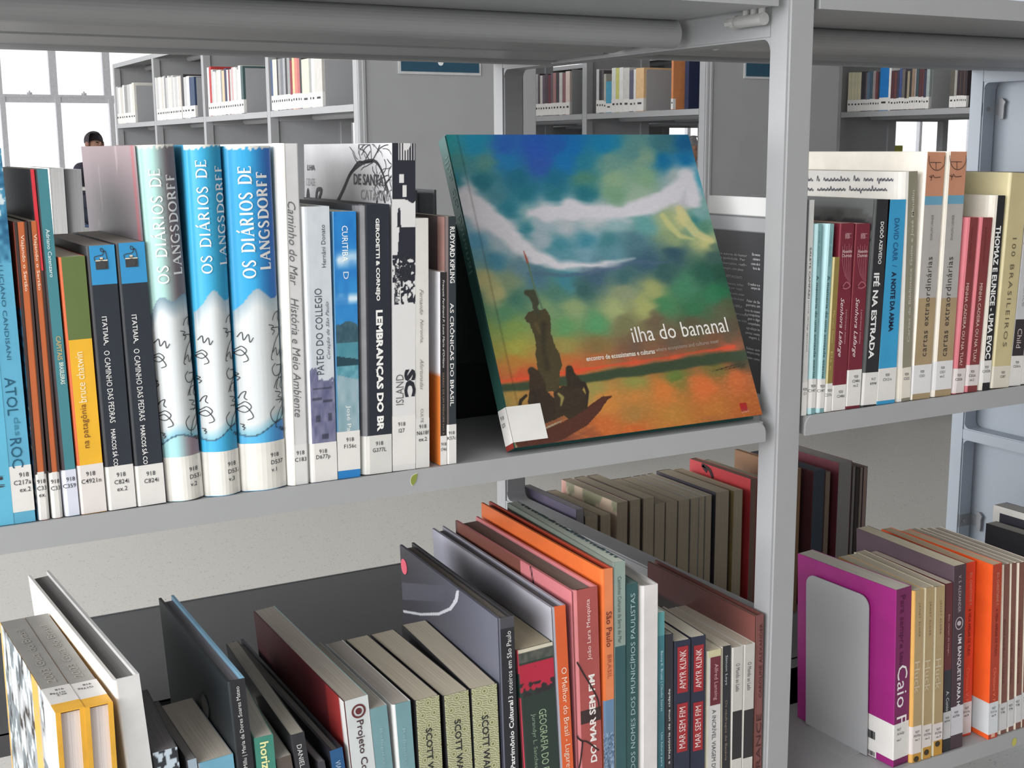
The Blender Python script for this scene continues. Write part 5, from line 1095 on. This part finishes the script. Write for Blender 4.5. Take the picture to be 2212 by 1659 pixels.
for a_, b_, py, col, sd, pg, lb_ in [(1722,1731,1013,(126,92,66),(126,92,66),(120,96,74),'narrow tan book on the rear shelf, just right of the post'), (1757,1783,1018,(70,84,96),(82,44,50),(58,64,72),'blue-grey book with a dark maroon board on the rear shelf'),
    (1784,1794.5,1020,(96,82,72),(96,82,72),(110,98,86),'narrow taupe book between the blue-grey and the maroon ones on the rear shelf'), (1812,1841,1000,(120,118,118),(96,44,54),(122,120,118),'tall book with a broad grey fore-edge and dark maroon board on the rear shelf'),
    (1843,1849,1008,(90,86,84),(90,86,84),(112,106,102),'very thin grey book, first of the last four on the rear shelf'), (1850,1858,1011,(46,42,44),(46,42,44),(60,54,54),'very thin black book, second of the last four on the rear shelf'),
    (1859,1865,1010,(100,86,82),(100,86,82),(120,108,102),'very thin brownish book, third of the last four on the rear shelf'), (1866,1875,1009,(60,42,46),(60,42,46),(128,110,104),'thin rosy-edged book closing the row on the rear shelf')]:
    rr(lb_, a_, b_, py, col, sd, pages=pg, Y1=.585, D=.175)
def pj(X, Y, Z):
    v = M@(np.array([X, Y, Z])-CAM); return CX+FPX*v[0]/v[2], CY+FPX*v[1]/v[2]
def frontbig(label, bpx, Yb, wd, col, side, pages, hard, frame_=None):
    p = onY(bpx[0], bpx[1], Yb); yo = .02; a = pj(p[0], yo, p[2]); b_ = pj(p[0], yo, p[2]-.1); c = pj(p[0]+wd, yo, p[2])
    k = book(label, a, b_, c, ZL, yo=yo, d=Yb-yo, col=col, side=side, hard=hard, pages=pages, lean=0)
    if frame_:
        mb = MB(); D, H_ = k.D, k.H
        mb.box(-.0006, -.0001, D-.012, D, 0, H_); mb.box(-.0006, -.0001, 0, D-.012, H_-.010, H_); mb.build('white_border', mat(frame_, .5), k.root)
frontbig('large black-boarded book behind the brown paperbacks at the right photo edge', (2130, 1130), .27, .022, (40,40,46), (38,38,44), (130,128,124), False)
frontbig('large dark navy book with a white border at the right photo edge', (2147, 1090), .285, .028, (206,204,200), (50,49,60), (150,148,146), False, (212,210,206))
# ------------------------------------------------------------------ background cases
def casebox(label, X, Y0, bays, bw, top, levels, panelside, sign=None, width=.62):
    r = empty('bookcase', (X, Y0, 0), label, 'bookcase')
    def at(mb, nm, m=METAL):
        o = mb.build(nm, m, r); return o
    L_ = bays*bw
    for k in range(bays+1):
        mb = MB(); y = k*bw; 
        for (x0, x1) in ((0, .03), (width-.03, width)): mb.box(x0, x1, y, y+.033, 0, top)
        for z0, z1 in ((0, .06), (top-.03, top), (.72, .7515), (1.13, 1.165)): mb.box(.028, width-.028, y+.002, y+.031, z0, z1)
        mb.box(.028, .27, y+.010, y+.022, .05, top-.02); mb.box(.27, .31, y, y+.033, .02, top-.02)
        at(mb, 'upright_frame')
    for k in range(bays):
        for z in levels+[top]:
            mb = MB(); y0, y1 = k*bw+.035, (k+1)*bw-.002
            mb.box(0, .003, y0, y1, z-.0212, z); mb.box(.003, .28, y0, y1, z-.004, z-.001); mb.box(width-.003, width, y0, y1, z-.0212, z); mb.box(.34, width-.003, y0, y1, z-.004, z-.001)
            mb.cyl('y', (.17, z-.0175), .0145, y0, y1, 12); mb.cyl('y', (width-.17, z-.0175), .0145, y0, y1, 12); at(mb, 'shelf')
    mb = MB(); mb.box(.0, width, -.012, -.001, .02, top, 0, .002); at(mb, 'end_panel')
    if 1:
        mb = MB(); mb.box(.012, .02, -.018, -.012, .02, top-.01); at(mb, 'panel_edge_strip')
    if sign:
        x0, z0, x1, z1 = sign
        mb = MB(); mb.box(x0-X-.008, x1-X+.008, -.0165, -.0125, z0-.008, z1+.008); h_ = mb.build('sign_holder', mat((186,188,190), .3), r)
        mb = MB(); mb.box(x0-X, x1-X, -.0185, -.0165, z0, z1); sg = mb.build('sign', mat((44,76,96), .4), h_)
        mb = MB(); cx_ = (x0+x1)/2-X; mb.cyl('y', (cx_, z0+.028), .009, -.0195, -.0185, 16); mb.box(cx_-.05, cx_+.05, -.0195, -.0185, z0+.08, z0+.084); mb.build('sign_emblem', mat((220,224,226), .4), h_)
    return r
XA, XB, XC = .6625, 2.0, 2.9
caseA = casebox('nearer background metal bookcase on the left with a blue sign on its end panel', XA, 2.70, 4, .815, 1.47, [.311, .7515, 1.165], 1, (.8010, 1.2640, 1.0700, 1.42))
caseB = casebox('middle background metal bookcase seen through the foreground frame, blue sign on its end', XB, 2.73, 4, .78, 1.47, [.311, .7515, 1.165], 1, (2.169, 1.2787, 2.42, 1.42))
caseC = casebox('far right background metal bookcase behind the right bay', XC, 2.20, 5, .80, 1.47, [.311, .7515, 1.165], 1)
def farbook(X, y, z, t, h, dp, cov, lab, label, group, tilt_=0.0, labh=.04):
    # small far book: spine looks to -X ; one mesh (cover, page top, call-number label)
    mb = MB(); mb.box(0, dp, 0, t, 0, h, 0); mb.box(.004, dp-.003, .0012, t-.0012, h-.0005, h+.0004, 1)
    if lab: mb.box(-.0006, .012, -.0003, t+.0003, .002, labh, 2); mb.box(-.0009, -.0005, t*.25, t*.75, labh*.55, labh*.7, 3)
    o = mb.build('book', [mat(cov, .5), mat((190,184,172), .7), LABEL, INK]); o.location = (X, y, z); o.rotation_euler = (0, 0, 0)
    tag(o, label, 'book', group); return o
NAMES = {}
def cname(c):
    import colorsys
    h, l, s_ = colorsys.rgb_to_hls(c[0]/255, c[1]/255, c[2]/255)
    if s_ < .13: return 'white' if l > .74 else 'light grey' if l > .55 else 'grey' if l > .33 else 'black'
    h *= 360; n = 'red' if h < 16 or h > 335 else 'orange' if h < 42 else 'yellow' if h < 68 else 'green' if h < 165 else 'turquoise' if h < 195 else 'blue' if h < 255 else 'purple'
    return ('dark ' if l < .3 else 'pale ' if l > .68 else '')+n
ORD = ['first','second','third','fourth','fifth','sixth','seventh','eighth','ninth','tenth','eleventh','twelfth','thirteenth','fourteenth','fifteenth','sixteenth','seventeenth','eighteenth','nineteenth','twentieth','twenty-first','twenty-second','twenty-third','twenty-fourth','twenty-fifth','twenty-sixth','twenty-seventh','twenty-eighth','twenty-ninth','thirtieth']
def farrow(where, X, z, items, group, end=None, dp=.16):
    """items: (px0, px1, py_top, colour) in picture order left (far) to right (near)"""
    n = 0
    for (p0, p1, py, c) in items:
        a = onX(p0, 250, X)[1]; b_ = onX(p1, 250, X)[1]; h = onX((p0+p1)/2, py, X)[2]-z
        t = abs(a-b_)
        farbook(X+.004, b_+.0006, z+.0005, max(.003, t-.0012), h, dp, c, True, '%s-spined book in %s, %s from the left' % (cname(c), where, ORD[n] if n < 30 else 'last'), group, labh=min(.052, h*.3)); n += 1
    if end:
        p = onX(end[0], 250, X)[1]; h = onX(end[0], end[1], X)[2]-z; r = empty('bookend', (X+.01, p, z), 'grey metal bookend closing the books of '+where, 'bookend')
        mb = MB(); mb.box(0, .15, -.0045, -.003, .001, min(h, .29), 0, .0004); mb.build('upright_plate', METAL, r)
        mb = MB(); mb.box(0, .10, -.0045, -.09, .0006, .0016); mb.build('base_plate', METAL, r)
rs = random.Random(21)
def spread(p0, p1, n, tops, cols, jit=3):
    out = []; e = [p0]; ws = [rs.uniform(.6, 1.5) for _ in range(n)]; s_ = sum(ws)
    for w_ in ws: e.append(e[-1]+(p1-p0)*w_/s_)
    for i in range(n):
        u = (i+.5)/n; t = tops[0]+(tops[1]-tops[0])*u+rs.uniform(-jit, jit); out.append((e[i], e[i+1], t, cols[i % len(cols)]))
    return out
Wt = (214,214,214); Lg = (184,184,184); Gy = (140,140,142); Bk = (52,52,56); 
whites = [Wt, Lg, Wt, (196,192,186), Wt, Gy, Lg, Wt, (206,204,198), Lg]
farrow('the left background case, farthest bay', XA, 1.165, spread(247, 291, 9, (193, 181), whites, 4), 'books in the leftmost background bay', end=(292.5, 184))
farrow('the left background case, second bay', XA, 1.165, spread(333, 392, 14, (168, 162), whites, 3)+[(393.5,398,160,Bk),(398,404,166,Lg),(404,410,164,Wt),(410,421,166,(48,66,96))], 'books in the second background bay', end=(422, 166))
farrow('the left background case, third bay', XA, 1.165, [(449.5,453.5,145,Wt),(453.5,458,143,(172,58,60))]+spread(458, 516, 15, (153, 146), [Lg, Wt, Lg, (200,196,190), Wt, Gy, (206,180,150), (58,58,84), Wt, (130,64,68), Lg, (190,160,160), Wt], 4)+[(516,521,141,Wt),(521,526,142,(70,90,92))], 'books in the third background bay', end=(527.5, 146))
farrow('the left background case, nearest bay', XA, 1.165, [(586,590,130,(66,84,120)),(590,594.5,128,(196,194,186)),(594.5,599,128,(200,198,190)),(599,602,128,Bk),(602,607,127,Gy),(607,612,126,(110,112,120)),(612,617,125,(150,152,156)),(617,621,125,Bk),(621,627,124,Gy),(627,632,130,(128,46,60)),(632,637,123,(220,180,140)),(637,643,123,(206,120,110)),(643,648,123,(170,100,100)),(648,652,124,Bk),(652,668,127,(196,194,180)),(668,673,124,(150,150,150)),(673,680,124,Wt),(680,696,122,(186,184,180))], 'books in the nearest bay of the left background case', end=(697, 128), dp=.2)
reds = [(96,84,92),(150,110,112),(60,54,62),(196,160,110),(70,70,74),(44,44,48),(150,150,150),(66,58,64),(180,178,176),(90,76,86),(70,60,68),(96,48,58)]
farrow('the middle background case, left bay', XB, 1.165, spread(1130, 1206, 15, (166, 158), reds, 3)+[(1206,1213,157,Lg),(1213,1220,159,(130,90,96)),(1220,1229,154,(206,190,184))], 'books in the left bay of the middle background case', end=(1230, 150), dp=.2)
farrow('the middle background case, right bay', XB, 1.165, [(1286,1292,150,Lg),(1292,1297,152,Bk),(1297,1302,152,(84,80,84)),(1302,1307,160,(170,168,160)),(1307,1319,176,(70,146,176)),(1319,1328,147,(206,208,204)),(1328,1335,147,(190,192,110)),(1335,1344,146,Wt),(1344,1357,147,(196,194,192)),(1357,1366,152,(92,92,110)),(1366,1371,150,Wt),(1371,1388,147,(212,178,136))], 'books in the right bay of the middle background case', end=(1389.5, 150), dp=.22)
r_ = farbook(XB+.005, onX(1451, 250, XB)[1], 1.1655, .012, .30, .20, (196,128,84), True, 'orange and brown book standing alone by the right end of the middle background case', None)
r_ = farbook(XB+.03, onX(1468, 250, XB)[1]-.012, 1.1655, .024, .285, .19, (42,48,76), False, 'large dark navy volume standing face-out at the right end of the middle background case', None)
blues = [(60,56,64),(110,100,104),(96,120,140),(84,104,126),(70,90,104),(150,140,140),(110,66,70)]
farrow('the far right background case', XC, 1.165, [(1828,1835,157,(188,182,156)),(1835,1842,157,(190,184,158)),(1842,1849,157,(186,180,154)),(1849,1856,157,(188,182,156)),(1856,1862,155,Bk)]+spread(1862, 1896, 8, (156, 154), blues, 2)+[(1896,1915,145,(32,112,180)),(1915,1920,146,Wt)]+spread(1920, 1996, 14, (152, 148), [(84,56,60),(100,66,66),(66,66,84),(70,84,130),(104,100,100),(50,46,48),(150,140,120),(60,60,62),(140,120,104),(160,150,150),(64,80,84)], 5)+[(1996,2003,148,(150,160,160))], 'books in the far right background case', end=(2004.5, 150), dp=.2)
farrow('the far right background case, right end', XC, 1.165, [(2047,2056,148,(88,84,78)),(2056,2062,148,(150,148,144))]+spread(2062, 2084, 5, (146, 146), [(56,48,52),(76,62,62)], 2), 'books at the right end of the far right background case', dp=.2)
# ------------------------------------------------------------------ people far behind, seated at reading tables
SKIN = mat((176,134,116), .6)
def person(label, X, Y, ztop, face, hair, shirt, hairlen=.0, sitting=True):
    """seated figure, one continuous skinned body; face = heading angle (radians, 0 looks to -Y)"""
    r = empty('person', (X, Y, 0), label, 'person'); r.rotation_euler = (0, 0, face)
    k = ztop/1.27
    J = {'pel': (0, .0, .50, .13), 'wai': (0, .01, .66, .115), 'che': (0, .0, .84, .135), 'nec': (0, -.015, 1.0, .052), 'hd0': (0, -.04, 1.09, .068), 'hd1': (0, -.035, 1.18, .082),
         'shl': (-.16, .0, .93, .06), 'ell': (-.23, -.06, .70, .042), 'wrl': (-.14, -.28, .76, .03), 'hal': (-.10, -.35, .765, .028), 'shr': (.16, .0, .93, .06), 'elr': (.23, -.06, .70, .042), 'wrr': (.14, -.28, .76, .03), 'har': (.10, -.35, .765, .028),
         'hil': (-.09, -.02, .48, .09), 'knl': (-.12, -.42, .47, .062), 'anl': (-.12, -.44, .09, .042), 'tol': (-.12, -.56, .04, .035), 'hir': (.09, -.02, .48, .09), 'knr': (.12, -.42, .47, .062), 'anr': (.12, -.44, .09, .042), 'tor': (.12, -.56, .04, .035)}
    E_ = [('pel','wai'),('wai','che'),('che','nec'),('nec','hd0'),('hd0','hd1'),('che','shl'),('shl','ell'),('ell','wrl'),('wrl','hal'),('che','shr'),('shr','elr'),('elr','wrr'),('wrr','har'),('pel','hil'),('hil','knl'),('knl','anl'),('anl','tol'),('pel','hir'),('hir','knr'),('knr','anr'),('anr','tor')]
    nm = list(J); me = bpy.data.meshes.new('body'); me.from_pydata([(J[n][0], J[n][1], J[n][2]*k) for n in nm], [(nm.index(a), nm.index(b_)) for a, b_ in E_], [])
    o = bpy.data.objects.new('body', me); COL.objects.link(o); o.parent = r
    md = o.modifiers.new('s', 'SKIN'); 
    for i, n in enumerate(nm): me.skin_vertices[0].data[i].radius = (J[n][3], J[n][3]*(.8 if n in ('che','wai','pel') else 1.0)); me.skin_vertices[0].data[i].use_root = (n == 'pel')
    o.modifiers.new('u', 'SUBSURF').levels = 2
    dg = bpy.context.evaluated_depsgraph_get(); dg.update(); m2 = bpy.data.meshes.new_from_object(o.evaluated_get(dg)); o.modifiers.clear(); o.data = m2
    for m in (SKIN, mat(shirt, .8), mat((48,52,66), .8)): m2.materials.append(m)
    for p in m2.polygons:
        z = p.center.z/k; x, y = p.center.x, p.center.y; p.use_smooth = True
        p.material_index = 0 if (z > .985 or (y < -.22 and z > .68 and abs(x) < .2)) else (1 if z > .56 else 2)
    for v in m2.vertices:   # sculpt the face: chin, brow, nose
        z = v.co.z/k
        if z > 1.03: v.co.x *= .9
    hz = 1.135*k
    mb = MB(); mb.prism([(-.012, hz-.012), (.012, hz-.012), (.004, hz+.022), (-.004, hz+.022)], 'y', -.128, -.105); mb.build('nose', SKIN, r, True)
    for sx in (-1, 1):
        mb = MB(); mb.cyl('x', (-.035, hz+.0), .024, sx*.072, sx*.085, 12); mb.build('ear', SKIN, r, True)
        mb = MB(); mb.box(sx*.03-.011, sx*.03+.011, -.118, -.108, hz+.012, hz+.022, 0, .002); mb.build('eye', mat((40,34,32), .3), r)
    mb = MB(); mb.box(-.022, .022, -.116, -.106, hz-.036, hz-.030, 0, .001); mb.build('mouth', mat((120,70,66), .5), r)
    bm = bmesh.new(); bmesh.ops.create_uvsphere(bm, u_segments=20, v_segments=14, radius=1)
    for v in bm.verts:
        v.co = Vector((v.co.x*.080, v.co.y*.098, v.co.z*.088)); 
    kill = [v for v in bm.verts if v.co.z < -.03-hairlen or (v.co.y < -.035 and v.co.z < .058)]; bmesh.ops.delete(bm, geom=kill, context='VERTS')
    for v in bm.verts: v.co += Vector((0, -.028, 1.165*k+.0))
    hm = bpy.data.meshes.new('hair'); bm.to_mesh(hm); bm.free(); hm.materials.append(mat(hair, .7, 'worn', .2, .3)); h = bpy.data.objects.new('hair', hm); COL.objects.link(h); h.parent = r
    for p in hm.polygons: p.use_smooth = True
    return r
def stool(label, X, Y, face):
    r = empty('chair', (X, Y, 0), label, 'chair'); r.rotation_euler = (0, 0, face)
    mb = MB(); mb.box(-.2, .2, -.2, .2, .36, .385, 0, .008); mb.build('seat', mat((70,90,120), .6), r)
    mb = MB(); mb.box(-.19, .19, .19, .21, .52, .72, 0, .008); mb.build('backrest', mat((70,90,120), .6), r)
    for sx in (-1, 1):
        for sy in (-1, 1):
            mb = MB(); mb.box(sx*.18-.012, sx*.18+.012, sy*.18-.012, sy*.18+.012, 0, .36 if sy < 0 else .66); mb.build('leg', mat((60,60,62), .4), r)
def table(label, X, Y, face):
    r = empty('table', (X, Y, 0), label, 'table'); r.rotation_euler = (0, 0, face)
    mb = MB(); mb.box(-.5, .5, -.35, .35, .70, .725, 0, .004); mb.build('tabletop', mat((196,194,188), .4), r)
    for sx in (-1, 1):
        for sy in (-1, 1):
            mb = MB(); mb.box(sx*.46-.015, sx*.46+.015, sy*.31-.015, sy*.31+.015, 0, .70); mb.build('leg', mat((90,90,92), .4), r)
p = onY(197, 280, 11.0); f1 = math.radians(-20)
def seated(label, X, Y, zt, face, hair, shirt, w_, tb=True, **k):
    person(label, X, Y, zt, face, hair, shirt, **k)
    stool('plain chair under '+w_, X, Y+.0, face)
    if tb: table('light reading table in front of '+w_, X+.62*math.sin(face), Y-.62*math.cos(face), face)
seated('person with short dark hair seated by the far windows, head bowed', p[0], 11.0, p[2], math.radians(25), (78,72,78), (70,70,84), 'the person by the far windows')
p = onY(1865, 290, 9.0); seated('person with black hair seen past the far right bookcase, facing left', p[0], 9.0, p[2], math.radians(-70), (34,30,34), (38,36,40), 'the black-haired person at right', tb=False)
p = onY(1492, 291, 9.0); seated('person with grey hair glimpsed above the painted album, pale shirt', p[0], 9.0, p[2], math.radians(60), (140,138,140), (196,186,186), 'the grey-haired person')
# backpack and yellow-green folder beside the black-haired person
q0 = onY(1898, 318, 8.6); r = empty('bag', (q0[0], 8.6, .725), 'grey patterned bag on the table beside the black-haired person', 'bag')
table('light reading table carrying the patterned bag and the green folder', q0[0]+.33, 8.45, 0)
bm = bmesh.new(); bmesh.ops.create_icosphere(bm, subdivisions=4, radius=1)
h_ = onY(1898, 309, 8.6)[2]-.725
for v in bm.verts: 
    n = vnoise(np.array([v.co.x*2+3]), np.array([v.co.z*2+1]))[0]; v.co = Vector((v.co.x*.11*(.9+.2*n), v.co.y*.09, h_/2+v.co.z*h_/2*(.85+.15*n) if v.co.z > 0 else h_/2+v.co.z*h_/2))
me = bpy.data.meshes.new('fabric_body'); bm.to_mesh(me); bm.free(); me.materials.append(mat((150,152,150), .8, 'worn', .2, .5)); o = bpy.data.objects.new('fabric_body', me); COL.objects.link(o); o.parent = r
mb = MB(); mb.box(-.03, .03, -.1, .1, h_-.01, h_+.012, 0, .004); mb.build('handle', mat((110,112,110), .8), r)
q1 = onY(1930, 320, 8.6); r = empty('folder', (q1[0]+.01, 8.58, .725), 'yellow-green folder standing on the reading table beside the patterned bag', 'folder')
hh = onY(1930, 314.5, 8.6)[2]-.725; mb = MB(); mb.box(-.10, .10, 0, .02, 0, hh, 0, .002); mb.build('cover', mat((160,166,62), .5), r); mb = MB(); mb.box(-.09, .09, .004, .016, hh-.002, hh+.001); mb.build('paper_stack', mat((220,220,216), .7), r)
# light grey archive box seen between the album and the post is part of the Salete board; nothing more here
